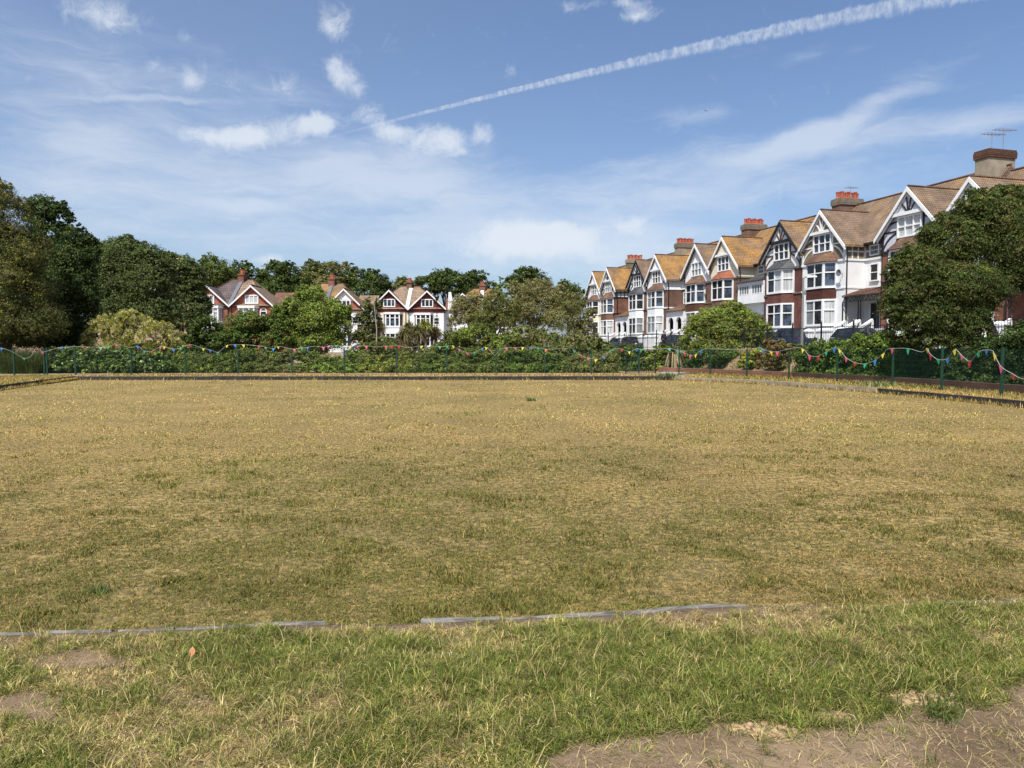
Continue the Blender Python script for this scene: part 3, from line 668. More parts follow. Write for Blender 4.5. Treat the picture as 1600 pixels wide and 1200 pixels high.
    fm = MB(); pn = MB(); win(fm, pn, 3.1, 4.1, 1.75, 7.15, 7.95, 1, 2, .09, .10); f = fm.mirror(m).build('window', M['white_paint'], r); pn.mirror(m).build('pane', M[BL], f)
    if porch == 'loggia':
        lg = MB(); lg.box(2.55, 4.6, -.1, 1.79, 4.3, 5.0); lg.box(2.55, 4.6, -.1, .05, 5.0, 5.12); lg.box(2.55, 4.6, -.12, 1.79, 6.0, 6.25)
        for x in (2.62, 4.53): lg.box(x-.07, x+.07, -.09, .08, 5.12, 6.0)
        lg.box(2.58, 4.6, .25, 1.79, 5.1, 6.0); lg.box(2.62, 4.6, .4, 1.79, 3.2, 4.3)
        lo_ = lg.mirror(m).build('first_floor_extension', M['white_render'], r)
        fm = MB(); pn = MB(); win(fm, pn, 2.75, 4.4, -.05, 5.13, 5.98, 4, 1, .07, .06); f = fm.mirror(m).build('window', M['white_paint'], r); pn.mirror(m).build('pane', M[BL], f)
        lr = MB(); lr.prism_x([(-.35, 6.26), (-.35, 6.36), (1.78, 6.95), (1.78, 6.26)], 2.54, 4.6); lr.mirror(m).build('lean_to_roof', M['slate_dark'], r)
    elif porch == 'arch':
        pm = MB(); x0, x1, zb, zs, zt = 2.58, 4.6, 0, 3.0, 4.25; cx, hw = 3.68, .62
        arc = [(cx+hw*math.cos(a), zs+hw*math.sin(a)) for a in np.linspace(0, math.pi, 9)]
        pm.box(x0, cx-hw, -.15, .08, zb, zt); pm.box(cx+hw, x1, -.15, .08, zb, zt)
        for (a, b) in zip(arc, arc[1:]): pm.hexa([(b[0], .08, b[1]), (a[0], .08, a[1]), (a[0], .08, zt), (b[0], .08, zt)][::1], [(b[0], -.15, b[1]), (a[0], -.15, a[1]), (a[0], -.15, zt), (b[0], -.15, zt)])
        pm.mirror(m).build('porch', M['white_render'], r)
        dk = MB(); dk.box(2.585, 4.6, 1.70, 1.79, 0, 4.2); dk.box(2.585, 2.70, .081, 1.70, 0, 4.2); dk.box(4.56, 4.6, .081, 1.70, 0, 4.2); dk.mirror(m).build('porch_shade_lining', M['arch_shade'], r)  # back and side lining, porch shade put into its brick colour
        dd = MB(); dd.box(3.3, 4.2, 1.63, 1.70, 1.32, 3.4); dd.box(3.42, 3.72, 1.61, 1.63, 1.5, 2.2); dd.box(3.78, 4.08, 1.61, 1.63, 1.5, 2.2); dd.mirror(m).build('door', M['door_red'], r)
        lr = MB(); lr.prism_x([(-.4, 4.26), (-.4, 4.36), (1.69, 5.15), (1.69, 4.26)], 2.545, 4.6); lr.mirror(m).build('lean_to_roof', M['bayroof_brown'], r)
    else:
        dd = MB(); dd.box(3.35, 4.25, 1.70, 1.79, 1.5, 3.55); 
        for (a, b) in ((3.45, 3.75), (3.85, 4.15)): dd.box(a, b, 1.68, 1.70, 1.65, 2.3); dd.box(a, b, 1.68, 1.70, 2.45, 3.35)
        d_ = dd.mirror(m).build('door', M['door_dark'], r); hb = MB(); hb.lathe((3.42, 1.67, 2.4), [(.03, -.03), (.045, 0), (.03, .03)]); hb.mirror(m).build('handle', M['aerial_metal'], d_)
        dd = MB(); dd.box(3.22, 3.349, 1.68, 1.79, 1.5, 3.7); dd.box(4.251, 4.38, 1.68, 1.79, 1.5, 3.7); dd.box(3.349, 4.251, 1.68, 1.79, 3.56, 3.7); dd.mirror(m).build('door_frame', M['white_paint'], r)
        lr = MB(); lr.prism_x([(-.3, 4.05), (-.3, 4.13), (1.75, 4.75), (1.75, 4.63)], 2.57, 4.6); lr.mirror(m).build('canopy_roof', M['tile_brown'], r)
        bk = MB(); bk.box(2.58, 4.6, -.26, -.20, 3.98, 4.04); bk.box(2.58, 4.6, -.26, -.20, 3.62, 3.67)
        for i in range(6): x = 2.65+i*.37; bk.beam((x, -.23, 3.66), (x+.18, -.23, 3.99), .03, .03); bk.beam((x+.36, -.23, 3.66), (x+.18, -.23, 3.99), .03, .03)
        for x in (2.62, 4.52): bk.box(x-.035, x+.035, -.27, -.20, 1.0, 3.64)
        bk.mirror(m).build('canopy_bracket', M['black_iron'], r)
    st = MB()
    for i in range(8): st.box(3.1, 4.5, -2.6+i*.3, -.2 if i < 7 else 1.69, -.2+i*.19, -.01+(i)*.19)
    st.mirror(m).build('steps', M['paving'], r)
    bl = MB()
    for x in (3.0, 4.56): bl.beam((x, -2.8, .8), (x, -.3, 2.2), .16, .16, (0, 0, 1)); bl.box(x-.07, x+.07, -2.9, -2.7, -.2, .85); bl.box(x-.06, x+.06, -.36, -.24, 0, 2.15); bl.box(x-.05, x+.05, -1.65, -1.53, 0, 1.4)
    bl.mirror(m).build('balustrade', M['white_paint'], r)
    if chimney:
        mat, cap, pots, top = chimney[:4]
        cm = MB(); xa = chimney[4] if len(chimney) > 4 else -2.8
        cm.box(xa-.52, xa+.52, 3.95, 6.2, 9.2, top-.55); c_ = cm.mirror(m).build('chimney', M[mat], r)
        cc = MB(); cc.box(xa-.60, xa+.60, 3.88, 6.27, top-.55, top-.38); cc.box(xa-.61, xa+.61, 3.87, 6.28, top-.38, top-.12); cc.box(xa-.58, xa+.58, 3.9, 6.25, top-.12, top)
        cc.mirror(m).build('chimney_cap', M[cap], c_)
        for i in range(pots):
            pt = MB(); hp = .46+.05*(i % 3); pt.lathe((xa+.03*(-1)**i, 4.05+i*2.02/max(1, pots-1), top), [(.155, 0), (.15, .08), (.12, .14), (.125, hp), (.155, hp+.03), (.155, hp+.10), (.09, hp+.10)], 8)
            pt.mirror(m).build('chimney_pot', M['pot_red'], c_)
    return r
def aerial(parent, x, y, z, h, n=6, sp=1.1):
    a = MB(); a.tube([(x, y, z), (x, y, z+h)], .03, 5); a.tube([(x-.2, y-sp*.6, z+h-.1), (x+.1, y+sp, z+h-.1)], .022, 4)
    for i in range(n): yy = y-sp*.55+i*sp*1.5/n; a.tube([(x-.32, yy, z+h-.1), (x+.32, yy, z+h-.1)], .014, 4)
    return a.build('aerial', M['aerial_metal'], parent)

h10 = terrace_house(-13.7, 1, 'red brick and white gabled house with a tan chimney, mostly behind the large drooping tree', 'brick_red', 'white_render', 'roof_brown', 'tile_hung', 'bayroof_brown', timber='timber_beige', chimney=('render_tan', 'tile_brown', 0, 13.75, -3.1))
aerial(h10, -3.15, 4.8, 13.7, 1.3); aerial(h10, -3.0, 5.6, 13.7, 1.6)
h9 = terrace_house(-8.9, -1, 'house with black timbering on lilac render over red brick, left of the drooping tree', 'brick_red', 'lilac_render', 'roof_brown', 'brick_red', 'bayroof_brown', timber='timber_black', infill='lilac_render', apan=CU)
h8 = terrace_house(-.1, 1, 'bright white house with white timbering on beige gable and a dark porch canopy', 'white_render', 'white_render', 'roof_brown', 'tile_hung', 'bayroof_brown', timber='white_paint', infill='beige_infill', gpan=(D, BL, D, CU), fpan=(D, D, D, B), chimney=('brick_brown', 'concrete_cap', 10, 12.85, -3.5), apan=B)
aerial(h8, -3.4, 5.3, 12.85, 1.1, 5, .7)
h7 = terrace_house(5.1, -1, 'dark red brick house with white gable, maroon timbers and dark slate bay roof', 'brick_deep', 'white_render', 'roof_lichen', 'brick_deep', 'slate_dark', timber='timber_maroon', infill='white_render', barge='timber_black', gpan=(B, B, D, D), fpan=(CU, CU, D, CU), porch='loggia', wing_low='white_render')
h6 = terrace_house(14.3, 1, 'house with a cream gable, lichened roof and orange red bay roof', 'brick_brown', 'cream_render', 'roof_orange', 'brick_brown', 'bayroof_red', gpan=(D, D, D, D), fpan=(D, D, D, B), apan=B, porch='loggia', wing_low='white_render', chimney=('brick_brown', 'concrete_cap', 10, 12.9))
h5 = terrace_house(19.5, -1, 'house with a plain white rendered gable without timbers over brown brick', 'brick_brown', 'white_render', 'roof_brown', 'tile_brown', 'bayroof_brown', gpan=(CU, D, BL, D), fpan=(B, B, D, D), apan=BL, collar=False, porch='arch')
h4 = terrace_house(28.7, 1, 'white gabled house with very orange roof, blank white upper side wall over brown brick', 'brick_brown', 'white_render', 'roof_orange', 'white_render', 'bayroof_brown', gpan=(BL, BL, BL, CU), fpan=(D, BL, D, B), porch='arch', chimney=('render_tan', 'concrete_cap', 11, 12.95), side_white=True)
h3 = terrace_house(33.9, -1, 'white house with black bargeboards and black timbered gable', 'brick_brown', 'white_render', 'roof_brown', 'white_render', 'slate_dark', timber='timber_black', barge='timber_black', gpan=(BL, D, D, BL), fpan=(D, D, D, B), porch='arch')
h2 = terrace_house(43.1, 1, 'brick house with a pale gable and black timbered return below an orange roof', 'brick_red', 'grey_render', 'roof_orange', 'brick_brown', 'bayroof_brown', timber='timber_black', barge='white_paint', gpan=(BL, CU, D, CU), fpan=(D, BL, D, B), porch='arch', chimney=('concrete_cap', 'render_tan', 9, 12.7))
h1 = terrace_house(48.3, -1, 'cream white end house, farthest and leftmost of the terrace', 'cream_render', 'white_render', 'roof_orange', 'cream_render', 'bayroof_brown', gpan=(D, CU, D, D), fpan=(D, D, D, D))
def dish(parent, x, y, z, m):
    mb = MB(); pr = [(.03, .10), (.17, .06), (.27, 0), (.26, .02), (.02, .12)]; n0 = 0; n = 14
    for r_, yy in pr:
        for k_ in range(n): t = 2*math.pi*k_/n; mb.v.append((x+r_*math.cos(t), y+yy, z+r_*math.sin(t)))
    for i in range(4):
        for k_ in range(n): a_, b_ = i*n+k_, i*n+(k_+1) % n; mb.f.append((a_, b_, b_+n, a_+n))
    mb.beam((x, y+.1, z), (x, y+.4, z-.1), .04, .04); mb.beam((x, y+.1, z-.2), (x, y-.22, z-.05), .02, .02); mb.mirror(m).build('satellite_dish', M['lead_grey'], parent)
dish(h8, 2.3, -.42, 5.9, 1); dish(h5, -2.2, -.42, 6.4, -1); dish(h4, 2.3, -.42, 7.6, 1); dish(h2, 2.25, -.42, 5.6, 1)
aerial(h3, 2.4, 4.8, 12.3, 1.3, 5, .7)
# front garden walls with capped piers
def garden_wall(t, m, label, mat='white_render', hw=2.2):
    r = empty('garden_wall', fpt(t, 3.4, STREET_Z), ROT_T, label, 'wall', 'front garden walls of the terrace')
    wb = MB(); wb.box(-2.4, 2.6, -.12, .12, -.3, .75); wb.box(-2.4, 2.6, -.16, .16, .75, .83); wb.mirror(m).build('wall', M[mat], r)
    for x in (-2.05, 2.85, 4.25):
        pb = MB(); pb.box(x-.26, x+.26, -.26, .26, -.3, 1.35); pb.box(x-.32, x+.32, -.32, .32, 1.35, 1.45)
        pb.hexa([(x-.30, -.3, 1.45), (x+.3, -.3, 1.45), (x+.3, .3, 1.45), (x-.3, .3, 1.45)], [(x-.05, -.05, 1.62), (x+.05, -.05, 1.62), (x+.05, .05, 1.62), (x-.05, .05, 1.62)])
        pb.mirror(m).build('pier', M['white_paint'], r)
for t, m, nm in ((-14.5, 1, 'the brick house behind the drooping tree'), (-9.3, -1, 'the lilac timbered house'), (-.1, 1, 'the bright white house'), (5.1, -1, 'the dark red brick house'), (14.3, 1, 'the cream gabled house'), (19.5, -1, 'the plain white gabled house'),
                 (28.7, 1, 'the house with the very orange roof'), (33.9, -1, 'the black timbered white house'), (43.1, 1, 'the brick house with the black timbered return'), (48.3, -1, 'the cream end house')):
    garden_wall(t, m, 'low white garden wall with capped piers in front of '+nm)

# ------------------------------------------------------------------ semi detached houses across the back
def semi(cx, Y, sg, label, wall, up, roof, ridge_z, peak_z, eave_z, up_z, gx, ghw, half, rl, pane=D, chim=None, small=False, bands=True, bx=None, ground=.8, link=None, gable_low=None):
    """one half of a pair; sg=+1 right half, -1 left half; pair centre at world x=cx"""
    r = empty('semi_detached_house', (cx, Y, ground), 0, label, 'house', 'gabled houses across the far side of the park')
    z = lambda v: v-ground
    ez, pz, rz, uz = z(eave_z), z(peak_z), z(ridge_z), z(up_z)
    wb = MB(); wb.box(.01, half-.3, 0, 10, -1, uz); wb.mirror(sg).build('wall', M[wall], r)
    sl = (pz-ez)/ghw
    ub = MB(); ub.prism_y([(gx-ghw+.25, uz), (gx+ghw-.25, uz), (gx+ghw-.25, ez+.25*sl), (gx, pz), (gx-ghw+.25, ez+.25*sl)], -.06, 4); ub.box(.012, half-.32, .02, 9.98, uz, ez-.02); ub.mirror(sg).build('gable_wall', M[up], r)
    rf = MB(); ym = 5.2
    A, Bq, E, Fq = (0, -.35, ez-.1), (half, -.35, ez-.1), (half, 10.6, ez-.1), (0, 10.6, ez-.1)
    T0, T1 = (0, ym, rz), (rl, ym, rz)
    rf.poly([A, Bq, T1, T0]); rf.poly([Bq, E, T1]); rf.poly([E, Fq, T0, T1]); rf.poly([Fq, A, T0]); rf.poly([A, Fq, E, Bq])
    for sx in (-1, 1):
        pr = [(gx, pz+.16), (gx+sx*(ghw+.15), ez-.15*sl+.16), (gx+sx*(ghw+.15), ez-.15*sl), (gx, pz)]
        if sx > 0: pr = pr[::-1]
        rf.prism_y(pr, -.5, 4.4)
    ro = rf.mirror(sg).build('roof', M[roof], r)
    rt = MB(); rt.tube([(0, ym, rz+.03), (rl, ym, rz+.03), (half-.05, -.3, ez)], .10, 5); rt.tube([(gx, -.45, pz+.2), (gx, 4, pz+.2)], .09, 5); rt.mirror(sg).build('ridge_tiles', M['tile_brown'], ro)
    bb = MB()
    for sx in (-1, 1):
        pr = [(gx, pz+.14), (gx+sx*(ghw+.22), ez-.22*sl+.14), (gx+sx*(ghw+.22), ez-.22*sl-.13), (gx, pz-.13)]
        if sx > 0: pr = pr[::-1]
        bb.prism_y(pr, -.58, -.505)
    bb.mirror(sg).build('bargeboard', M['white_paint'], r)
    fm = MB(); pn = MB(); zc = ez+(pz-ez)*.27; win(fm, pn, gx-.98, gx+.98, -.08, zc-.55, zc+.75, 3, 1, .15, .10); f = fm.mirror(sg).build('window', M['white_paint'], r); pn.mirror(sg).build('pane', M[pane], f)
    bx = gx-.6 if bx is None else bx
    fm = MB(); pn = MB()
    plan = lambda d: [(bx-1.55-d, 0), (bx-1.1-d, -.75-d), (bx+1.1+d, -.75-d), (bx+1.55+d, 0)]
    for z0, z1 in ((uz-2.35, uz-.15), (uz-5.4, uz-3.3)):
        fm.prism_z(plan(.06), z0-.15, z0+.12); fm.prism_z(plan(.10), z1-.22, z1+.12)
        for x in (-1.1, -.42, .42, 1.1): fm.box(bx+x-.09, bx+x+.09, -.78, -.62, z0+.12, z1-.22)
        fm.box(bx-1.05, bx+1.05, -.77, -.64, z1-.85, z1-.76)
        pn.prism_z(plan(-.08), z0+.1, z1-.2)
    fm.prism_z(plan(-.02), uz-3.2, uz-2.5); fm.prism_z(plan(-.02), -1, uz-5.55)
    f = fm.mirror(sg).build('bay_window', M['white_paint'], r); pn.mirror(sg).build('pane', M[pane], f)
    fm = MB(); pn = MB(); ax = gx+ghw-1.35
    win(fm, pn, ax-.5, ax+.5, -.02, uz-1.95, uz-.75, 1, 2, .12, .06)
    for (a, b) in zip(np.linspace(0, math.pi, 7), np.linspace(0, math.pi, 7)[1:]): fm.beam((ax+.44*math.cos(a), -.03, uz-.78+.44*math.sin(a)), (ax+.44*math.cos(b), -.03, uz-.78+.44*math.sin(b)), .12, .1)
    f = fm.mirror(sg).build('arched_window', M['white_paint'], r); pn.mirror(sg).build('pane', M[D], f)
    dp = MB(); dp.tube([(.25, -.1, ez-.1), (.25, -.1, -.8)], .06, 6); dp.box(.0, gx-ghw+.1, -.5, -.36, ez-.2, ez-.08); dp.mirror(sg).build('rainwater_pipe', M['black_iron'], r)
    if chim:
        mat, w, top, ccx = chim
        cm = MB(); cm.box(ccx-w, ccx+w, 4.5, 6.2, rz-1.2, z(top)); c_ = cm.build('chimney', M[mat], r)
        cc = MB(); cc.box(ccx-w-.1, ccx+w+.1, 4.4, 6.3, z(top)-.12, z(top)+.12); cc.build('chimney_cap', M['brick_red'], c_)
        for i in range(4):
            pt = MB(); pt.lathe((ccx+(-.3 if i % 2 else .3)*w, 4.8+i*.4, z(top)+.12), [(.18, 0), (.14, .1), (.15, .6), (.19, .65), (.12, .65)], 8); pt.build('chimney_pot', M['pot_red'], c_)
        vl = MB(); pq = lambda y: (y+.35)/(ym+.35)*(rz-ez+.1)+ez-.1
        vl.hexa([(-.28, -.4, pq(-.4)+.02), (.28, -.4, pq(-.4)+.02), (.28, 4.5, pq(4.5)+.02), (-.28, 4.5, pq(4.5)+.02)], [(-.28, -.4, pq(-.4)+.18), (.28, -.4, pq(-.4)+.18), (.28, 4.5, pq(4.5)+.18), (-.28, 4.5, pq(4.5)+.18)])
        vl.build('roof_flashing', M['white_render' if mat != 'brick_red' else 'lead_grey'], r)
    if link:
        lw, lr_z, le_z, lroof = link
        lb = MB(); lb.box(half-.3, half+lw, 2.5, 9.5, -1, z(le_z)); lb.mirror(sg).build('side_wing', M[wall], r)
        lf = MB(); lf.prism_x([(2.2, z(le_z)-.1), (6, z(lr_z)), (9.8, z(le_z)-.1)], half-.31, half+lw); lf.mirror(sg).build('side_wing_roof', M[lroof], r)
    return r
k = lambda px, Y: (px-800)/F_PX*Y
def zz(py, Y): return 1.6+(HORIZON-py)/F_PX*Y
Y = 108
a1 = semi(k(361, Y), Y, -1, 'red brick gabled house with a dark grey tiled roof, leftmost across the far side', 'brick_red', 'brick_bright', 'roof_grey', zz(433, Y), zz(448, Y), zz(477, Y), zz(478, Y), 3.2, 3.0, 6.2, 1.6, CU)
a2 = semi(k(361, Y), Y, 1, 'red brick gabled house with a brown tiled roof beside the grey roofed one', 'brick_bright', 'brick_bright', 'roof_tan', zz(433, Y), zz(448, Y), zz(477, Y), zz(478, Y), 3.25, 3.0, 6.2, 1.6, CU, chim=('brick_red', .45, zz(425, Y), 0), link=(4.0, zz(453, Y), zz(478, Y), 'roof_red'))
Y = 114
semi(k(508, Y), Y, -1, 'brick house with an orange lichened roof, left half, hidden behind the bright round tree', 'white_render', 'brick_red', 'roof_orange', zz(439, Y), zz(453, Y), zz(483, Y), zz(487, Y), 3.1, 3.0, 6.1, 1.7, D, link=(3.2, zz(453, Y), zz(478, Y), 'roof_red'))
b2 = semi(k(508, Y), Y, 1, 'house with a white tipped brick gable just right of the bright round tree', 'white_render', 'brick_bright', 'roof_lichen', zz(439, Y), zz(453, Y), zz(483, Y), zz(487, Y), 3.1, 3.0, 6.1, 1.7, B, chim=('brick_red', .5, zz(432, Y), 0), link=(.9, zz(459, Y), zz(480, Y), 'roof_tan'))
tp = MB(); gz = zz(453, Y)-.8; tp.prism_y([(1.5, gz-1.75), (4.7, gz-1.75), (3.1, gz-.05)], -.14, -.07); tp.build('gable_tip_panel', M['white_paint'], b2)
Y = 120
semi(k(637, Y), Y, -1, 'cream walled house with a dark red tile hung gable', 'cream_warm', 'tile_red', 'roof_tan', zz(444, Y), zz(455, Y), zz(482, Y), zz(488, Y), 2.9, 2.85, 5.9, 1.9, B, link=(3.0, zz(458, Y), zz(480, Y), 'roof_tan'))
c2 = semi(k(637, Y), Y, 1, 'white walled house with a dark red tile hung gable, right half of its pair', 'white_render', 'tile_red', 'roof_tan', zz(444, Y), zz(456, Y), zz(482, Y), zz(489, Y), 3.25, 2.85, 6.2, 1.3, D, chim=('brick_brown', .42, zz(438, Y), -.3), link=(3.6, zz(463, Y), zz(484, Y), 'roof_red'))
gp = MB(); gp.prism_y([(6.3, 6.4), (7.6, 6.4), (6.9, 10.2), (6.5, 10.2)], 2.6, 3.2); gp.build('side_chimney_stack', M['white_render'], c2)
Y = 124
semi(k(752, Y), Y, -1, 'white walled house with an orange roof behind the olive trees, left half', 'white_render', 'tile_red', 'roof_orange', zz(448, Y), zz(460, Y), zz(485, Y), zz(490, Y), 3.1, 2.9, 6.1, 1.6, D)
semi(k(752, Y), Y, 1, 'white walled house with an orange roof behind the olive trees, right half with red chimney', 'white_render', 'tile_red', 'roof_orange', zz(448, Y), zz(460, Y), zz(485, Y), zz(490, Y), 3.1, 2.9, 6.1, 1.6, D, chim=('brick_brown', .55, zz(443, Y), 0))
# ------------------------------------------------------------------ foliage
PAL = dict(dark=(.040, .062, .022), deep=(.026, .045, .018), mid=(.072, .098, .030), olive=(.105, .108, .052), bright=(.105, .155, .036), yellowgreen=(.17, .19, .045), brownish=(.105, .085, .045),
           ivy=(.055, .095, .026), willow=(.26, .25, .13), gold=(.30, .29, .06), rust=(.15, .085, .040), greyolive=(.13, .13, .075), conifer=(.075, .078, .034), poplar=(.058, .080, .036))
PGAIN = dict(bright=1.95, willow=1.75, gold=1.5, rust=1.5, yellowgreen=1.7, deep=1.6, greyolive=1.75, mid=1.75, dark=1.6, conifer=1.4)
for _k in PAL: PAL[_k] = tuple(v*PGAIN.get(_k, 1.7)*w for v, w in zip(PAL[_k], (1.06, 1.0, .74)))
def leaf_np(cen, outw, size, asp, col, bend=.25):
    n = len(cen); nr = outw*.55 + np.array([0, 0, .35]) + rng.normal(0, .55, (n, 3)); nr /= np.linalg.norm(nr, axis=1)[:, None]+1e-9
    t = np.cross(nr, rng.normal(0, 1, (n, 3))); t /= np.linalg.norm(t, axis=1)[:, None]+1e-9; b = np.cross(nr, t)
    h = size[:, None]*.5; w_ = h*asp
    Vv = np.empty((n, 4, 3), np.float32)
    Vv[:, 0] = cen-t*h; Vv[:, 1] = cen-b*w_+nr*h*bend; Vv[:, 2] = cen+t*h; Vv[:, 3] = cen+b*w_+nr*h*bend
    return Vv.reshape(-1, 3), np.arange(n*4).reshape(n, 4), np.repeat(col, 4, axis=0)
def crown_pts(blobs, n, clump=.30, per=26, droop=0):
    """leaf positions in clumps spread through ellipsoids; returns positions, outward, clump id"""
    W = np.array([b[3]*b[5]+b[3]*b[4] for b in blobs]); W = W/W.sum(); P, O, K = [], [], []; kid = 0
    for b, w_ in zip(blobs, W):
        nn = max(30, int(n*w_)); c = np.array(b[:3]); r = np.array(b[3:6])
        nc = max(5, nn//per); d = rng.normal(0, 1, (nc, 3)); d[:, 2] = d[:, 2]*.9+.12; d /= np.linalg.norm(d, axis=1)[:, None]
        rad = 1-.42*rng.random(nc)**1.6 + rng.normal(0, .07, nc)
        cc = c+d*r*rad[:, None]; cr = r.mean()*clump*rng.uniform(.55, 1.25, nc)
        i = rng.integers(0, nc, nn)
        off = rng.normal(0, .5, (nn, 3)); off[:, 2] *= .65-.3*(droop > 0)
        if droop: hz = (off[:, 0]*d[i, 0]+off[:, 1]*d[i, 1]); off[:, :2] += d[i, :2]*np.abs(hz)[:, None]*.9; off[:, 2] -= droop*np.hypot(off[:, 0], off[:, 1])*.6
        p = cc[i]+off*cr[i][:, None]; P.append(p); O.append(d[i]+off*.5); K.append(i+kid); kid += nc
    return np.concatenate(P), np.concatenate(O), np.concatenate(K), kid
def foliage(name, blobs, n, size, pal, parent, mat='leaf', asp=.62, clump=.30, per=26, jit=.18, zmin=None, droop=0):
    p, o, kk, nk = crown_pts(blobs, n, clump, per, droop)
    if zmin is not None: ok = p[:, 2] > zmin; p, o, kk = p[ok], o[ok], kk[ok]
    pal = pal if isinstance(pal, list) else [(pal, 1)]
    pc = np.array([PAL[a] for a, _ in pal]); pw = np.array([b for _, b in pal]); pw = pw/pw.sum()
    ck = pc[rng.choice(len(pc), nk, p=pw)]*(1+rng.normal(0, .16, nk))[:, None].clip(.55, 1.5)
    lump = (fbm(p[:, 0]+p[:, 1]*.7, p[:, 2]*1.1+p[:, 1]*.3, 2.2, 3)-.5)*.7+1
    col = ck[kk]*(1+rng.normal(0, jit, len(p)))[:, None].clip(.5, 1.7)*lump[:, None]
    sz = size*rng.uniform(.6, 1.35, len(p))
    return np_mesh(name, *leaf_np(p, o, sz, asp, col), M[mat], parent)
def pxblobs(lst, Y, sub=5, depth=1.0, subr=(.28, .45)):
    """pixel ellipses at depth Y -> world ellipsoids, each with smaller ones round its shell"""
    out = []
    for b in lst:
        px, py, rx, ry = b[:4]; yy = Y+(b[4] if len(b) > 4 else 0); c = at(px, py, yy); s = yy/F_PX
        a, e = rx*s, ry*s; dy = (a+e)/2*depth
        out.append((c.x, c.y, c.z, a*.86, dy*.86, e*.86))
        for _ in range(sub):
            d = rng.normal(0, 1, 3); d[2] += .25; d /= np.linalg.norm(d); f = rng.uniform(*subr); g = .80
            out.append((c.x+d[0]*a*g, c.y+d[1]*dy*g, c.z+d[2]*e*g, a*f, dy*f, e*f*1.05))
    return out
def limbs(base, blobs, r0, mat, parent, k=6, name='trunk'):
    mb = MB(); base = Vector(base); top = Vector(np.mean([b[:3] for b in blobs[:]], axis=0)); fork = base.lerp(top, .45); fork.x += random.uniform(-.2, .2)
    mb.tube([base-Vector((0, 0, .3)), base.lerp(fork, .5)+Vector((random.uniform(-.1, .1), 0, 0)), fork], [r0*1.25, r0, r0*.8], 9)
    big = sorted(blobs, key=lambda b: -b[3])[:k]
    for b in big:
        e = Vector(b[:3])+Vector((0, 0, b[5]*.3)); m1 = fork.lerp(e, .5)+Vector((random.uniform(-.2, .2), random.uniform(-.2, .2), random.uniform(0, .3)))
        mb.tube([fork, m1, e], [r0*.62, r0*.4, r0*.12], 6)
        for q in range(3):
            e2 = e+Vector((random.uniform(-1, 1)*b[3], random.uniform(-1, 1)*b[4], random.uniform(-.2, .9)*b[5])); mb.tube([m1, m1.lerp(e2, .6)+Vector((0, 0, .15)), e2], [r0*.28, r0*.16, r0*.04], 5)
    return mb.build(name, M[mat], parent, True)
def tree(name, label, cat, lst, Y, pal, dens=1.0, leaf_px=4.2, group=None, trunk=True, tr=.22, mat='leaf', asp=.62, sub=5, depth=1.0, clump=.30, base_px=None, bark='bark', per=26, crown='crown', zcut=True, subr=(.28, .45), droop=0):
    bl = pxblobs(lst, Y, sub, depth, subr); area = sum(b[2]*b[3] for b in lst)*math.pi
    bx = base_px if base_px is not None else sum(b[0]*b[2] for b in lst)/sum(b[2] for b in lst)
    c = at(bx, 560, Y); z = zgf(c.x, Y); loc = Vector((c.x, Y, z))
    r = empty(name, loc, 0, label, cat, group)
    off = np.array(loc); bl = [tuple(np.array(b[:3])-off)+tuple(b[3:]) for b in bl]
    leaf_px *= .78; n = int(area*1.42*dens*(4.2/leaf_px)**2)
    foliage(crown, bl, n, leaf_px*Y/F_PX, pal, r, mat, asp, clump, per, zmin=.02 if zcut else None, droop=droop)
    if trunk: limbs((0, 0, 0), bl[::1] if len(bl) < 8 else bl, tr, bark, r)
    return r
BT = 'broadleaf_tree'
GL, GB, GS, GF = 'tall trees at the left edge', 'wooded skyline behind the houses', 'shrubs in the border beyond the fence', 'park trees in front of the houses'
tree('conifer_tree', 'large olive brown conifer at the left edge of the park, the tallest there', 'tree', [(-45,345,55,50),(12,345,40,45),(28,400,50,45),(-30,430,75,60),(35,455,55,45),(-10,500,90,40),(60,500,50,35),(-50,300,30,30),(2,300,20,22)], 44, [('conifer', 4), ('brownish', .4), ('olive', 1.2), ('dark', 2.5), ('yellowgreen', .5)], 1.15, 3.8, GL, tr=.4, asp=.35, base_px=5)
tree(BT, 'dark green tree with a notched top rising behind the olive brown conifer', 'tree', [(68,322,26,20),(95,338,18,22),(62,345,24,20),(80,375,38,30),(55,410,40,40),(85,440,40,40)], 53, [('dark', 3), ('deep', 2)], 1.1, 4.2, GL, tr=.35, base_px=75)
tree(BT, 'dark tree with a ragged right edge, just right of the notched one', 'tree', [(118,372,22,20),(138,395,18,28),(112,405,38,35),(118,445,38,40),(112,490,44,40),(75,480,50,40),(70,525,70,22),(120,525,32,20)], 49, [('dark', 3), ('deep', 3), ('mid', .4)], 1.15, 4.2, GL, tr=.35, base_px=105)
tree(BT, 'broad rounded tree in even mid green, right of the dark left trees', 'tree', [(160,415,30,40),(190,402,42,34),(228,404,34,26),(252,418,22,26),(175,440,45,40),(225,440,48,40),(185,485,50,40),(235,485,50,35)], 78, [('poplar', 4), ('dark', 1)], 1.2, 3.4, GL, tr=.35, subr=(.18, .30), sub=8, clump=.24)
tree(BT, 'rounded mid green tree left of the grey roofed house', 'tree', [(262,418,30,26),(288,420,26,22),(272,425,36,32),(296,436,26,28),(300,485,26,40),(280,465,36,30),(308,442,18,26),(312,478,18,36),(270,500,46,20)], 90, [('poplar', 4), ('dark', 1), ('greyolive', .4)], 1.2, 3.4, GL, tr=.35, subr=(.18, .30), sub=8, clump=.24)
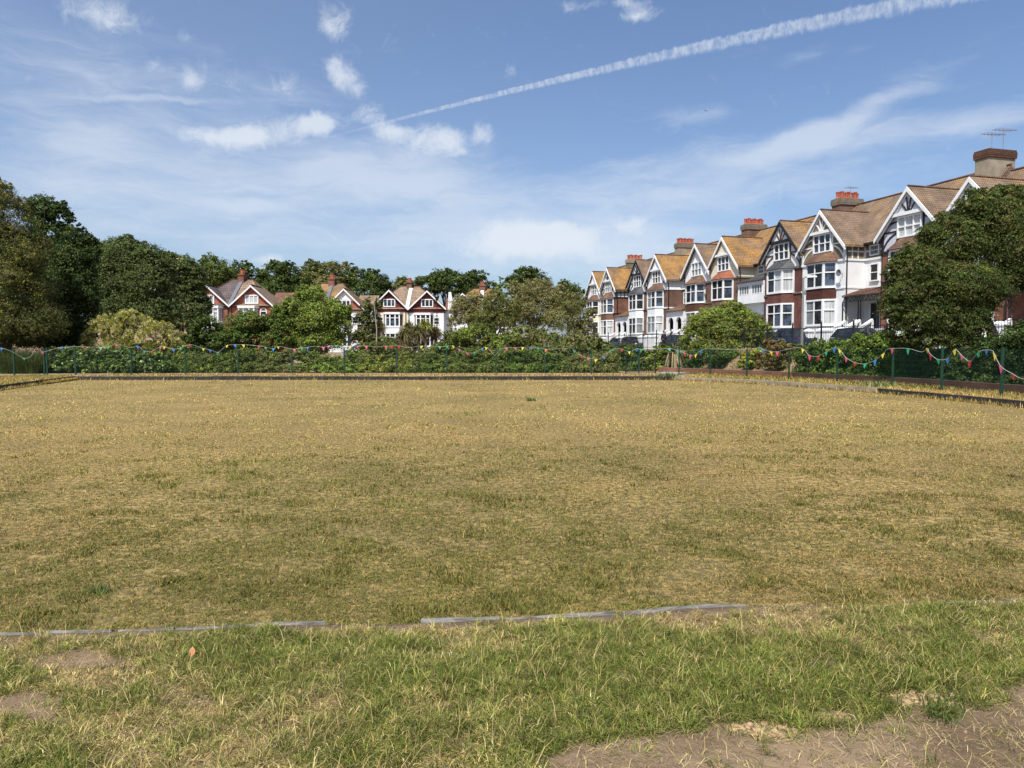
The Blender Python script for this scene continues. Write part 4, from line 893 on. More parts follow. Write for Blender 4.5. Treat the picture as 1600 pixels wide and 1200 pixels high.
sky_trees = [('tree with a domed crown behind the grey roofed house chimney', [(335,428,32,26),(318,445,30,30)], 135, 'mid'), ('small dark tree just right of the red brick houses chimney', [(374,424,20,18),(370,445,28,22)], 140, 'dark'),
  ('wide dark tree filling the gap between the red brick and orange roofed houses', [(428,432,28,24),(450,428,22,20),(438,455,45,22),(408,446,22,22)], 142, 'dark'), ('tall olive tree behind the orange roof chimney', [(485,425,18,18),(512,425,26,18),(500,448,48,25),(538,430,20,18)], 145, 'olive'),
  ('dark tree between the orange roof and the tile hung gables', [(562,437,24,18),(590,440,20,18),(575,458,42,20)], 145, 'dark'), ('low olive tree right behind the tile hung houses chimney', [(632,444,16,13),(620,455,25,12),(646,452,18,14)], 148, 'olive'),
  ('dark tree with two humps right of the tile hung houses', [(690,434,22,16),(705,445,30,22),(668,446,22,16),(728,452,18,14)], 146, 'dark'), ('dark tree with a flat spreading top above the orange roof with red chimney', [(745,432,20,11),(738,448,24,14),(766,448,16,10)], 150, 'dark'),
  ('tall dark tree standing up behind the olive trees', [(824,428,22,14),(812,440,22,16),(842,438,20,14),(828,455,34,20)], 120, 'dark'), ('dark tree left of the cream end house of the terrace', [(888,455,22,18),(905,468,18,16),(880,480,28,20)], 118, 'dark'), ]
for lab, lst, Y, pal in sky_trees:
    tree(BT, lab, 'tree', lst, Y, [(pal, 3), ('dark', 1), ('mid', .5)], 1.2, 3.6, GB, tr=.3, sub=6)
tree('sapling', 'thin sapling with few leaves poking above the olive trees', 'sapling', [(783,436,4,4),(786,446,9,6),(780,452,6,6),(787,460,6,6)], 64, 'bright', .7, 4, None, tr=.06, sub=1)
WK = dict(dens=1.25, leaf_px=5.0, group='pale weeping willows', tr=.16, asp=.2, sub=8, subr=(.22, .38), droop=1.7, clump=.36, per=40)
tree('willow_tree', 'large pale weeping willow in front of the dark left trees', 'tree', [(165,504,24,16),(203,495,24,13),(236,507,20,15),(148,522,18,18),(188,518,32,20),(222,526,26,18),(175,538,36,14),(136,535,9,12)], 47, [('willow', 2), ('yellowgreen', 1.6)], **WK)
tree('willow_tree', 'smaller pale willow leaning right of the large one', 'tree', [(258,514,16,13),(272,526,15,13),(250,532,20,14)], 47.3, [('willow', 2), ('yellowgreen', 1.5)], **WK)
# bare twiggy shrub
tw = empty('bare_shrub', (k(300, 61), 61, zgf(k(300, 61), 61)), 0, 'grey brown bare twiggy shrub between the willow and the grey roofed house', 'shrub')
mb = MB()
for i in range(46):
    a = random.uniform(-1.6, 1.6); p = [Vector((random.uniform(-.4, .4), random.uniform(-.4, .4), 0))]; d = Vector((math.sin(a)*.75, random.uniform(-.4, .4), 1)).normalized(); ln = random.uniform(1.6, 4.0)
    for q in range(5): d = (d+Vector((random.uniform(-.25, .25), random.uniform(-.25, .25), random.uniform(-.1, .15)))).normalized(); p.append(p[-1]+d*ln/5)
    mb.tube(p, [.035, .03, .024, .018, .012, .006], 4)
    for q in range(6):
        s_ = p[random.randint(2, 5)]; e = s_+Vector((random.uniform(-.5, .5), random.uniform(-.4, .4), random.uniform(.1, .6))); mb.tube([s_, s_.lerp(e, .5)+Vector((0, 0, .06)), e], [.012, .009, .004], 3)
mb.build('branches', M['twig'], tw)
SH = 'shrub'
tree(SH, 'dark glossy rounded bush below the grey roofed house', 'shrub', [(322,512,26,22),(305,532,22,18),(340,535,25,18),(322,555,40,20)], 53, [('dark', 3), ('ivy', 1)], 1.1, 4.2, GS, tr=.09)
tree(SH, 'wide dark green bush below the brown roofed red brick house', 'shrub', [(388,506,46,18),(425,506,26,18),(370,528,40,22),(420,532,38,24),(390,556,60,18)], 56, [('mid', 2), ('ivy', 2), ('brownish', .8)], 1.1, 4.0, GS, tr=.1)
tree(BT, 'bright green round headed tree hiding the left part of the orange roofed house', 'tree', [(488,460,24,17),(466,484,34,26),(512,490,32,26),(490,500,48,35),(455,515,25,25),(530,515,24,26),(492,535,52,20)], 59, [('bright', 2.4), ('mid', 2), ('olive', .8)], 1.2, 3.4, GF, tr=.2)
tree(BT, 'slender dark tree with a pale stem left of the cream walled house', 'tree', [(573,478,10,16),(568,500,16,18),(583,498,10,16),(572,522,20,18),(592,478,6,14)], 60, [('olive', 2), ('dark', 2)], .75, 3.6, GF, tr=.06, sub=4, bark='bark_pale')
bs = MB(); c_ = at(587, 560, 56); z_ = zgf(c_.x, 56); bs.tube([(c_.x, 56, z_-.2), (c_.x+.1, 56, 3), (c_.x-.1, 56, 5.2)], [.06, .045, .02], 6)
tag(bs.build('birch_stem', M['bark_pale']), 'bare pale birch stem in front of the cream walled house', 'tree')
for lab, lst, Y, pal in [('left olive grey tree with open branches in front of the white walled house', [(722,480,24,18),(745,468,20,14),(735,495,32,16),(760,488,24,20),(710,505,14,14)], 63, [('greyolive', 3), ('olive', 2)]),
    ('olive tree with denser greener leaves, second of the row', [(775,472,24,18),(765,500,30,18),(795,490,24,24),(755,512,26,14)], 61, [('olive', 2), ('mid', 2)]),
    ('tallest olive grey tree of the row, beside the tall dark tree', [(840,452,30,22),(815,465,26,24),(860,470,30,26),(835,488,44,24),(875,455,12,14),(800,500,30,22)], 66, [('greyolive', 3), ('olive', 2)]),
    ('olive tree reaching in front of the cream end house', [(895,475,26,18),(912,492,20,14),(880,500,34,22),(915,512,18,12),(905,528,30,16)], 64, [('greyolive', 2), ('olive', 2), ('mid', 1)])]:
    tree(BT, lab, 'tree', lst, Y, pal, .85, 3.4, 'olive trees in a loose row', tr=.14, asp=.4)
for lab, lst, Y, pal in [('yellow green bush below the olive trees with a shaded base', [(745,528,40,18),(715,540,26,16),(775,540,30,18),(745,556,50,16)], 52, [('mid', 2), ('bright', 1), ('brownish', .6)]),
    ('olive bush in front of the tallest olive tree', [(820,528,38,18),(850,538,34,20),(800,550,34,18),(835,560,50,18)], 53, [('olive', 2), ('mid', 2)]),
    ('grey green bush in front of the cream end house', [(905,540,34,18),(885,552,34,18),(935,548,24,18),(910,565,50,16)], 51, [('greyolive', 1.5), ('mid', 2)]),
    ('dense dark green shrub left of the black railing', [(982,553,30,16),(962,562,28,16),(1005,562,22,14),(985,574,44,14)], 48, [('ivy', 2), ('dark', 1.5)]),
    ('green shrub between the yucca and the black railing', [(1032,548,16,12),(1042,558,18,14),(1024,562,14,14),(1036,572,26,12)], 47, [('bright', 2), ('mid', 2)]),
    ('dark middle bush row below the cream walled house', [(572,533,24,14),(608,538,26,12),(640,541,24,10),(705,532,22,14),(725,526,18,14)], 60, [('mid', 1), ('dark', 2), ('olive', 1)]),
    ('low green bushes under the cordylines', [(600,545,26,14),(575,552,26,14),(625,556,30,14)], 52, [('mid', 2), ('brownish', 1)]),
    ('dark bush right of the cordylines', [(690,548,22,14),(672,556,24,14),(700,560,24,12)], 52, [('mid', 2), ('olive', 1)]),
    ('low mid green bush behind the willow and the laurel', [(235,545,44,10),(285,535,22,14),(275,550,40,12)], 53, [('mid', 3), ('bright', .6)])]:
    tree(SH, lab, 'shrub', lst, Y, pal, 1.15, 4.0, GS, tr=.07)
# front row right behind the far fence
front = [('feathery green shrub right of the laurel hedge', (255, 330), 'mid'), ('feathery green shrub behind the third flag swag', (330, 410), 'mid'), ('bushy green shrub below the wide dark bush', (405, 480), 'olive'),
         ('bushy green shrub below the round headed tree', (475, 560), 'bright'), ('low pale green growth below the slender birch stem', (560, 640), 'yellowgreen'), ('low green growth below the cordylines', (640, 730), 'mid'),
         ('dark low shrub below the yellow green bush', (715, 800), 'mid'), ('dense low shrub below the olive bush', (790, 880), 'ivy'), ('loose low shrub left of the black railing with pale grass', (870, 965), 'olive')]
for lab, (x0, x1), pal in front:
    n_ = 4; lst = []
    low = 8 if pal == 'yellowgreen' or 'cordylines' in lab else 0
    tall = {0: 0, 1: 5, 2: 2, 3: -4, 6: 6, 7: 1, 8: -3}.get(front.index((lab, (x0, x1), pal)), 0)
    for i in range(n_):
        px = x0+(x1-x0)*(i+.5)/n_; lst += [(px, 563-tall+low*.6+random.uniform(-7, 6), (x1-x0)/n_*.75*random.uniform(.8, 1.2), 13-low*.4+random.uniform(-2, 3)), (px+random.uniform(-6, 6), 577, (x1-x0)/n_*.8, 11, -.5)]
    tree(SH, lab, 'shrub', lst, 44.5, [(pal, 3), ('mid', 1.2), ('bright', .6), ('dark', .8), ('olive', .8)], 1.25, 3.3, 'low shrubs directly behind the far fence', trunk=True, tr=.04, sub=3, clump=.4)
# laurel hedge
lst = []
for i in range(9): px = 88+i*20; top = 543+(5 if i > 5 else 0)+random.uniform(-2, 2); lst += [(px, top+16, 16, 17), (px+8, 573, 16, 13, -.6)]
tree('laurel_hedge', 'glossy dark laurel hedge behind the fence, below the willow', 'hedge', lst, 43.8, [('ivy', 3), ('dark', 2), ('bright', .7)], 1.1, 5.6, None, mat='leaf_glossy', tr=.05, sub=3, clump=.42, per=14)
# feathery grass bush at far left
def grass_bush(label, x0, x1, Y, h, n, cols, group=None, name='ornamental_grass', sp=1.2):
    c = k((x0+x1)/2, Y); r = empty(name, (c, Y, zgf(c, Y)), 0, label, 'plant', group)
    wdt = (x1-x0)/F_PX*Y; x = (rng.random(n)-.5)*wdt; y = (rng.random(n)-.5)*sp
    base = np.zeros(n); cl = np.array(cols)[rng.integers(0, len(cols), n)]*(1+rng.normal(0, .15, n))[:, None].clip(.5, 1.5)
    blades('foliage', x, y, base, h*rng.uniform(.55, 1.1, n), np.full(n, .02), np.clip(rng.normal(.35, .25, n), 0, 1.2), cl, M['blade'], .8, r); return r
grass_bush('tall feathery green grass clump behind the fence at the left edge', -40, 72, 43, 1.45, 9000, [(.09, .12, .03), (.12, .14, .035), (.06, .085, .022)], sp=2)
# cordylines
def cordyline(label, px, py, Y, hr, pal, stem_from=None):
    c = at(px, py, Y); z0 = zgf(c.x, Y); r = empty('cordyline', (c.x, Y, z0), 0, label, 'palm', 'cordyline palms behind the far fence')
    h = c.z-z0; P = []; n = 420; cl = []
    d = rng.normal(0, 1, (n, 3)); d[:, 2] = d[:, 2]*.8+.15; d /= np.linalg.norm(d, axis=1)[:, None]
    side = np.cross(d, [0, 0, 1.]); side /= np.linalg.norm(side, axis=1)[:, None]+1e-9
    Lh = hr*rng.uniform(.75, 1.15, n)[:, None]; b0 = np.array([0, 0, h]); Vv = np.empty((n, 6, 3), np.float32); w_ = .035
    m1 = b0+d*Lh*.55+np.array([0, 0, .06]); tip = b0+d*Lh+np.c_[np.zeros(n), np.zeros(n), -Lh[:, 0]*(.12+.3*rng.random(n))]
    Vv[:, 0] = b0-side*w_; Vv[:, 1] = b0+side*w_; Vv[:, 2] = m1-side*w_*.9; Vv[:, 3] = m1+side*w_*.9; Vv[:, 4] = tip-side*.005; Vv[:, 5] = tip+side*.005
    i = np.arange(n)*6; Qq = np.concatenate([np.c_[i, i+1, i+3, i+2], np.c_[i+2, i+3, i+5, i+4]])
    col = np.array(PAL[pal])*.8*(1+rng.normal(0, .25, n))[:, None].clip(.5, 1.6); dead = d[:, 2] < -.1; col[dead] = np.array([.15, .115, .06])*(1+rng.normal(0, .2, dead.sum()))[:, None]
    np_mesh('crown', Vv.reshape(-1, 3), Qq, np.repeat(col, 6, axis=0), M['leaf'], r)
    st = MB(); st.tube([(0, 0, -.2), (.05, 0, h*.5), (0, 0, h)], [.10, .08, .09], 7); st.build('stem', M['bark_pale'], r)
cordyline('cordyline with a pale stem, left one of the pair in front of the white houses', 632, 525, 56, .9, 'olive')
cordyline('cordyline right of the pale stemmed one, drooping to the right', 653, 520, 57, .9, 'olive')
cordyline('tall cordyline head highest of the cluster', 664, 512, 59, 1.0, 'yellowgreen')
cordyline('small brownish cordyline in front of the cream wall', 592, 512, 62, .85, 'brownish')
cordyline('rounded cordyline at the left rear of the cluster', 640, 514, 60, .9, 'olive')
cordyline('low cordyline at the right end of the cluster', 680, 520, 60, .8, 'brownish')
# yucca by the gate, with dead hanging leaves
yc = at(1052, 548, 45); z0 = zgf(yc.x, 45); yu = empty('yucca', (yc.x, 45, z0), 0, 'yucca with dead straw coloured hanging leaves right of the black railing', 'plant')
n = 130; d = rng.normal(0, 1, (n, 3)); d[:, 2] = d[:, 2]*.7+.05; d /= np.linalg.norm(d, axis=1)[:, None]
x = np.zeros(n); ln = rng.uniform(.6, 1.1, n); hh = yc.z-z0
side = np.cross(d, [0, 0, 1.]); side /= np.linalg.norm(side, axis=1)[:, None]
b0 = np.array([0, 0, hh-.1]); tip = b0+d*ln[:, None]+np.c_[x, x, -ln*(.25+.9*(d[:, 2] < .1))]; m1 = (b0+d*ln[:, None]*.5)
Vv = np.empty((n, 6, 3), np.float32)
for i_, (p_, s_) in enumerate([(b0, -.03), (b0, .03), (m1, -.03), (m1, .03), (tip, -.004), (tip, .004)]): Vv[:, i_] = p_+side*s_
i = np.arange(n)*6; cl = np.where((d[:, 2] < .12)[:, None], np.array([.34, .28, .16]), np.array([.11, .13, .06]))*(1+rng.normal(0, .2, n))[:, None].clip(.5, 1.5)
np_mesh('leaves', Vv.reshape(-1, 3), np.concatenate([np.c_[i, i+1, i+3, i+2], np.c_[i+2, i+3, i+5, i+4]]), np.repeat(cl, 6, axis=0), M['leaf'], yu)
st = MB(); st.tube([(0, 0, -.2), (0, 0, hh)], [.12, .10], 7); st.build('stem', M['bark'], yu)
# right side
tree(BT, 'round spreading bright olive tree below the cream gabled house', 'tree', [(1135,488,38,16),(1105,503,34,22),(1165,505,34,22),(1135,512,55,26),(1085,528,24,20),(1185,522,22,20),(1130,540,62,18),(1150,496,30,18)], 48, [('bright', 2), ('yellowgreen', .8), ('olive', 1.6), ('mid', 1.5)], 1.3, 3.5, GF, tr=.18, droop=.8, asp=.5)
tree(SH, 'dark bush in the shade under the round spreading tree', 'shrub', [(1105,558,40,16),(1150,560,30,16),(1080,566,22,14)], 46, [('dark', 2), ('ivy', 1.5)], 1.0, 4.2, GS, tr=.06)
tree(SH, 'variegated shrub with yellow leaves right of the round spreading tree', 'shrub', [(1180,552,16,9),(1172,562,18,12),(1190,560,14,14),(1165,572,14,10)], 42.5, [('gold', 2), ('mid', 1.4), ('bright', 1)], 1.1, 4.6, GS, tr=.05, clump=.22)
tree(SH, 'reddish brown tipped shrub between the yellow shrub and the hedge', 'shrub', [(1215,540,24,10),(1228,550,18,12),(1208,560,26,14),(1224,570,20,12),(1196,570,18,10)], 40, [('rust', 1.6), ('olive', 2), ('brownish', 1)], 1.15, 4.2, GS, tr=.05)
def hedge(label, nodes, pal, dens, leaf_px, cut=True):
    """nodes: (px, top_py, bottom_py, Y, halfwidth_px)"""
    c = at(nodes[len(nodes)//2][0], 570, nodes[len(nodes)//2][3]); loc = np.array([c.x, c.y, zgf(c.x, c.y)])
    r = empty('hedge', loc, 0, label, 'hedge', 'leafy hedges behind the right hand fence'); bl = []; area = 0; Ym = 0
    for px, t_py, b_py, Y, hw in nodes:
        for b in pxblobs([(px, t_py+hw*.75, hw, hw*.8), (px+hw*.3, (t_py+b_py)/2, hw*1.05, (b_py-t_py)*.36), (px, b_py-hw*.35, hw, hw*.6), (px+hw*.5, b_py-hw*.2, hw, hw*.5)], Y, 3, .9): bl.append(tuple(np.array(b[:3])-loc)+tuple(b[3:]))
        area += hw*2*(b_py-t_py)*1.7; Ym += Y/len(nodes)
    foliage('foliage', bl, int(area*1.42*dens*(4.2/(leaf_px*.78))**2), leaf_px*.78*Ym/F_PX, pal, r, clump=.42)
    limbs((0, 0, 0), bl, .06, 'bark', r, 8, 'stems')
hedge('leafy hedge in front of the iron railing, sunlit along its top', [(1256,540,588,37,20),(1284,530,590,36,22),(1312,528,592,35,22),(1342,524,594,33.8,24),(1372,522,596,32.6,24),(1402,524,598,31.5,24)], [('bright', 1.5), ('ivy', 2.5), ('dark', 1.5)], 1.0, 4.2)
hedge('dark hedge under the drooping tree at the right edge', [(1432,540,598,30.4,26),(1468,542,600,29.3,26),(1506,545,604,28.2,28),(1548,525,606,27.2,28),(1588,505,608,26.3,30),(1628,500,610,25.4,34)], [('deep', 3), ('dark', 2), ('ivy', .8)], 1.0, 4.6)
tree(BT, 'large drooping dark green tree at the right edge in front of the terrace', 'tree', [(1490,375,52,40),(1555,338,52,38),(1440,415,44,38),(1600,370,70,62),(1530,318,36,24),(1575,310,40,24),(1620,310,40,30),(1500,440,70,45),(1415,455,38,32),(1445,490,46,34),(1500,500,44,38),(1398,480,24,26),(1600,425,46,30),(1660,420,60,50),(1480,345,22,18),(1395,425,16,16),(1405,515,24,20),(1450,528,36,20),(1500,532,34,20),(1530,470,26,34),(1455,365,22,20)], 28.8, [('dark', 4.5), ('olive', .7), ('conifer', 1.6), ('mid', .9), ('yellowgreen', .08)], 1.8, 3.4, None, tr=.2, base_px=1556, sub=8, subr=(.18, .36), droop=1.0, asp=.5, per=46, clump=.24)
# weeds
def weed(label, px, py, Y, h, n, spread=.25, zoff=0, col=((.10, .15, .04), (.07, .11, .03))):
    p = at(px, py, Y); z0 = (zgf(p.x, Y) if not inside(np.array([p.x]), np.array([Y]))[0] else 0); r = empty('weed_clump', (p.x, Y, z0), 0, label, 'weed')
    d = rng.normal(0, 1, (n, 2))*spread; cl = np.array(col)[rng.integers(0, len(col), n)]*(1+rng.normal(0, .2, n))[:, None].clip(.5, 1.5)
    blades('leaves', d[:, 0], d[:, 1], np.zeros(n), h*rng.uniform(.5, 1.1, n), np.full(n, .0025+.0011*Y), np.clip(rng.normal(.6, .35, n), 0, 1.3), cl, M['blade'], .7, r)
weed('pale green leafy weed clump at the end of the pale kerb', 1375, 606, 27.2, .34, 160, .32, col=((.20, .24, .10), (.14, .18, .06)))
weed('small dark weed tuft standing alone on the far part of the green', 829, 626, 22.5, .16, 46, .07)
weed('green weeds against the far right corner of the boards', 1043, 590, 37.9, .28, 120, .35)
weed('dark tuft on the near left of the green', 160, 932, 4.75, .07, 60, .05)
weed('green tuft standing in the bare soil at lower right', 1462, 1128, 2.99, .07, 110, .05)
# ------------------------------------------------------------------ mesh fence round the green
def fence(label, P, zt, group='green mesh fences round the bowling green'):
    """P: world xy of every post"""
    c = P[len(P)//2]; r = empty('mesh_fence', (c[0], c[1], zgf(*c)), 0, label, 'fence', group); o = Vector(r.location)
    for i, (x, y) in enumerate(P):
        pb = MB(); zb = zgf(x, y)-.3; h = .032
        pb.box(x-h-o.x, x+h-o.x, y-h-o.y, y+h-o.y, zb-o.z, zt-o.z); pb.box(x-h-.006-o.x, x+h+.006-o.x, y-h-.006-o.y, y+h+.006-o.y, zt-o.z, zt+.02-o.z)
        pb.build('post', M['fence_green'], r)
    for (a, b) in zip(P, P[1:]):
        a, b = Vector(a), Vector(b); d = b-a; L_ = d.length; nv = int(L_/.05); mb = MB(); w_ = .0032
        nrm = Vector((-d.y, d.x)).normalized()*w_*.5; t_ = d.normalized()*w_*.5
        za, zb = zgf(*a)+.05, zgf(*b)+.05
        for i in range(1, nv):
            p = a+d*i/nv-Vector((o.x, o.y)); z0 = za+(zb-za)*i/nv-o.z; z1 = zt-.05-o.z
            n = len(mb.v); q = [p-t_-nrm, p+t_-nrm, p+t_+nrm, p-t_+nrm]
            mb.v += [(s.x, s.y, z0) for s in q]+[(s.x, s.y, z1) for s in q]
            for j in range(4): mb.f.append((n+j, n+(j+1) % 4, n+4+(j+1) % 4, n+4+j))
        zz_ = min(za, zb)
        for j in range(8):
            f = j/7; mb.beam((a.x-o.x, a.y-o.y, za+(zt-.06-za)*f-o.z), (b.x-o.x, b.y-o.y, zb+(zt-.06-zb)*f-o.z), .0045, .0045, (0, 0, 1))
        mb.build('mesh_panel', M['fence_green'], r)
    return r
ZT = 1.63
W = lambda px, Y: (k(px, Y), Y)
back = [W(73.6, 40.4), W(118, 40.5)]+[W(px, 40.6) for px in (205, 290, 372, 456, 538, 620, 698, 775, 851, 924, 998.5)]
fence('long green mesh fence across the far side of the green', back, ZT)
leftf = [W(-60, 38.9), W(22, 39.6), (back[0][0]-.12, 40.35)]
fence('short green mesh fence at the left edge in front of the feathery grass', leftf, ZT)
rightf = [W(px, Y) for px, Y in ((1061, 40.6), (1110, 38.6), (1167, 36.2), (1233, 33.6), (1308, 30.8), (1395, 27.9), (1472, 24.9), (1566, 21.9), (1690, 19.0))]
fence('green mesh fence along the right side in front of the hedges', rightf, ZT)
# ------------------------------------------------------------------ bunting
def fence_depth(px, run):
    kx = (px-800)/F_PX
    for (a, b) in zip(run, run[1:]):
        ka, kb = a[0]/a[1], b[0]/b[1]
        if ka <= kx <= kb or (a is run[-2] and kx > kb):
            d0, d1 = b[0]-a[0], b[1]-a[1]; s = (kx*a[1]-a[0])/(d0-kx*d1); return a[1]+d1*s
    return run[0][1]
def bunting(label, run, pts, sz=.16):
    P = []
    for px, py, c in pts: Y = fence_depth(px, run)-.07; P.append(at(px, py-(2.5 if c else 0), Y))
    o = P[len(P)//2]; r = empty('bunting', o, 0, label, 'bunting', 'strings of triangular flags on the fence')
    L_ = [p-o for p in P]; cp = []
    for i in range(len(L_)-1):
        p0, p1, p2, p3 = L_[max(i-1, 0)], L_[i], L_[i+1], L_[min(i+2, len(L_)-1)]
        for j in range(4):
            t = j/4; cp.append(.5*((2*p1)+(p2-p0)*t+(2*p0-5*p1+4*p2-p3)*t*t+(3*p1-p0-3*p2+p3)*t**3))
    cp.append(L_[-1]); mb = MB(); mb.tube(cp, .0065, 5); mb.build('cord', M['cord'], r)
    for i, (px, py, c) in enumerate(pts):
        if not c: continue
        p = L_[i]; d = (L_[min(i+1, len(L_)-1)]-L_[max(i-1, 0)]).normalized(); s = sz*random.uniform(.85, 1.1); ln = s*random.uniform(.95, 1.25)
        if abs(d.z) > .55: d = Vector((d.x, d.y, d.z*.6)).normalized()
        tw = random.uniform(-.35, .35); dn = Vector((tw*d.x+random.uniform(-.12, .12), random.uniform(-.25, .1), -1)).normalized(); nr = d.cross(dn).normalized()*.004
        a, b, t = p-d*s*.5, p+d*s*.5, p+dn*ln; mid = (a+b)/2*.35+t*.65+nr*random.uniform(-6, 6)
        fb = MB(); fb.hexa([a-nr, b-nr, mid+(b-a)*.18-nr, t-nr, mid-(b-a)*.18-nr], [a+nr, b+nr, mid+(b-a)*.18+nr, t+nr, mid-(b-a)*.18+nr])
        tag(fb.build('flag', M['flag_'+c], r), c+' triangular flag')
lb = [(-70,541,0),(0,545,0),(2,546,'blue'),(20,550,0),(37,562,'green'),(48,557,0),(57,546,'red'),(66,552,'pink'),(72,549,0),(85,545,0),(97,545,'blue'),(130,544,'red'),(145,544,0)]
bunting('bunting string at the far left, sagging deeply beside the feathery grass', leftf[:2]+back, lb)
mb_ = [(150,544,0),(158,545,'teal'),(170,544,'green'),(182,541,'red'),(205,543,0),(215,543,'blue'),(226,551,'green'),(238,551,'red'),(251,544,'pink'),(257,544,'yellow'),(271,548,'blue'),(282,546,'green'),(296,541,'red'),(308,541,0),(318,547,'yellow'),(328,549,'blue'),(340,553,'green'),(348,545,0),(355,542,'yellow'),(368,541,'blue'),(380,541,'yellow'),(404,543,'red'),(415,545,'green'),(427,547,'blue'),(434.5,544,'yellow'),(446,543,0),
       (459.5,548,'pink'),(471.7,546,'green'),(480.5,545,'blue'),(493,541,0),(505,545,'pink'),(514,543,'pink'),(525,542,'green'),(538,542,0),(547,543,'yellow'),(559,543,'pink'),(572,543,'pink'),(590,542,0),(603,543,'orange'),(612,543,'red'),(623,543,'red'),(640,543,0),(659,543,'yellow'),(687,544,'green'),(699,543,'green'),(708,543,'yellow')]
bunting('bunting string along the left and middle of the far fence, nearly straight', back, mb_)
mc = [(709,543,0),(717.5,548,'pink'),(729.7,554,'red'),(741.7,553,'green'),(753.7,547,'blue'),(760,545,'yellow'),(767,551,'red'),(773,555,0),(782,546,0),(791,546,'pink'),(805,546,'pink'),(817,545,'yellow'),(829.5,545,'blue'),(841,546,'green'),(853.6,548,'orange'),(872,545,0),(893,544,0),(896.5,550,'green'),(908,558,'red'),(920,562,'pink'),(931.5,564,'yellow'),(943.7,560,'blue'),(953.5,550,'green'),(962,545,0),(971.5,548,'red'),(983,552,'yellow'),(996,547,'blue'),(1002,549,'green'),(1020,546,0)]
bunting('bunting string with two sags at the right end of the far fence', back+[W(1061, 40.65)], mc)
rb = [(1022,546,0),(1045.5,547,'teal'),(1058,550,'green'),(1069.5,554,'red'),(1079,557.5,'pink'),(1087.5,556,'yellow'),(1095,550,'blue'),(1103,545,0),(1140,546,0),(1175,545,0),(1186.5,545,'green'),(1193,549,'blue'),(1205,552,'yellow'),(1215,552,'pink'),(1225,547,0),(1245,543,0),(1255,548,'yellow'),(1265,558,'pink'),(1278.5,559,'red'),(1291,552,'green'),(1304,546,'blue'),(1312,549,'yellow'),(1322,561,'pink'),(1336,569,'red'),(1352,571,'green'),(1367.5,565,'blue'),(1380,555,'yellow'),(1386,546,0),(1394,547,'pink'),(1419,547,'green'),(1440,550,0),(1449,547,'yellow'),(1453,555,'red'),(1465.6,564,'green'),(1480,563,'blue'),(1491,549,'yellow'),(1496,548,0),(1502,557,'pink'),(1515.5,567,'red'),(1528,553,'green'),(1534,548,0),(1542,549,'blue'),(1551,548,0),(1554,556,'yellow'),(1564,575,'pink'),(1583,587,'red'),(1600,592,0),(1650,592,0)]
bunting('bunting string along the right fence with deep swags of bright flags', [W(1015, 40.65)]+rightf, rb, .195)

# ------------------------------------------------------------------ brick wall, railings, gate
def wall_run(label, P, h, th, mat):
    mb = MB(); c = P[len(P)//2]
    for (a, b) in zip(P, P[1:]):
        a, b = Vector(a), Vector(b); n = max(1, int((b-a).length/1.5)); nr = Vector((-(b-a).y, (b-a).x)).normalized()*th
        for i in range(n):
            p, q = a.lerp(b, i/n), a.lerp(b, (i+1)/n); zp, zq = .17, .17
            mb.hexa([(p.x, p.y, -.3), (p.x+nr.x, p.y+nr.y, -.3), (q.x+nr.x, q.y+nr.y, -.3), (q.x, q.y, -.3)], [(p.x, p.y, zp+h), (p.x+nr.x, p.y+nr.y, zp+h), (q.x+nr.x, q.y+nr.y, zq+h), (q.x, q.y, zq+h)])
    return tag(mb.build('brick_wall', M[mat]), label, 'wall')
wall_run('low dark red brick wall behind the right fence under the hedges', [W(1690, 20.6), W(1566, 23.6), W(1472, 26.6), W(1395, 29.5), W(1308, 32.5), W(1238, 35.4)], .30, -.22, 'wall_brick')
wall_run('low red brick wall beside the path, right of the black railing', [W(1238, 35.5), W(1180, 38.0), W(1110, 41.2), W(1028, 45)], .30, -.22, 'brick_red')
def railing(label, A, B, z0, h, sp=.13, post=2.4, name='iron_railing', r_bar=.009, spear=True):
    A, B = Vector(A), Vector(B); c = (A+B)/2; r = empty(name, (c.x, c.y, z0), 0, label, 'railing'); d = B-A; L_ = d.length; u = d/L_
    lb_ = MB(); n = int(L_/sp)
    for i in range(n+1):
        p = A+u*i*sp-c; lb_.tube([(p.x, p.y, 0.05), (p.x, p.y, h-.02)], r_bar, 4)
    ob = lb_.build('bars', M['black_iron'], r)
    for z in (.12, h-.10):
        rb_ = MB(); rb_.beam((A.x-c.x, A.y-c.y, z), (B.x-c.x, B.y-c.y, z), .03, .03, (0, 0, 1)); rb_.build('rail', M['black_iron'], r)
    m_ = max(1, round(L_/post))
    for i in range(m_+1):
        p = A+d*i/m_-c; pb = MB(); pb.box(p.x-.035, p.x+.035, p.y-.035, p.y+.035, -.3, h+.12); pb.lathe((p.x, p.y, h+.12), [(.03, 0), (.05, .04), (.055, .08), (.03, .13), (.005, .17)], 8); pb.build('post', M['black_iron'], r)
    return r
a_, b_ = fpt(17, 13.15), fpt(-36, 13.15)
railing('black iron railing along the street above the hedge', (a_.x, a_.y), (b_.x, b_.y), STREET_Z+.1, 1.22)
a_, b_ = fpt(60, 13.15), fpt(17.4, 13.15)
railing('black iron railing along the street behind the left shrubs', (a_.x, a_.y), (b_.x, b_.y), STREET_Z+.1, 1.05)
railing('low black bow railing beside the path in the far right corner', W(978, 42), W(1024, 41.3), zgf(*W(1000, 41.6)), .92, .10, 2.0)

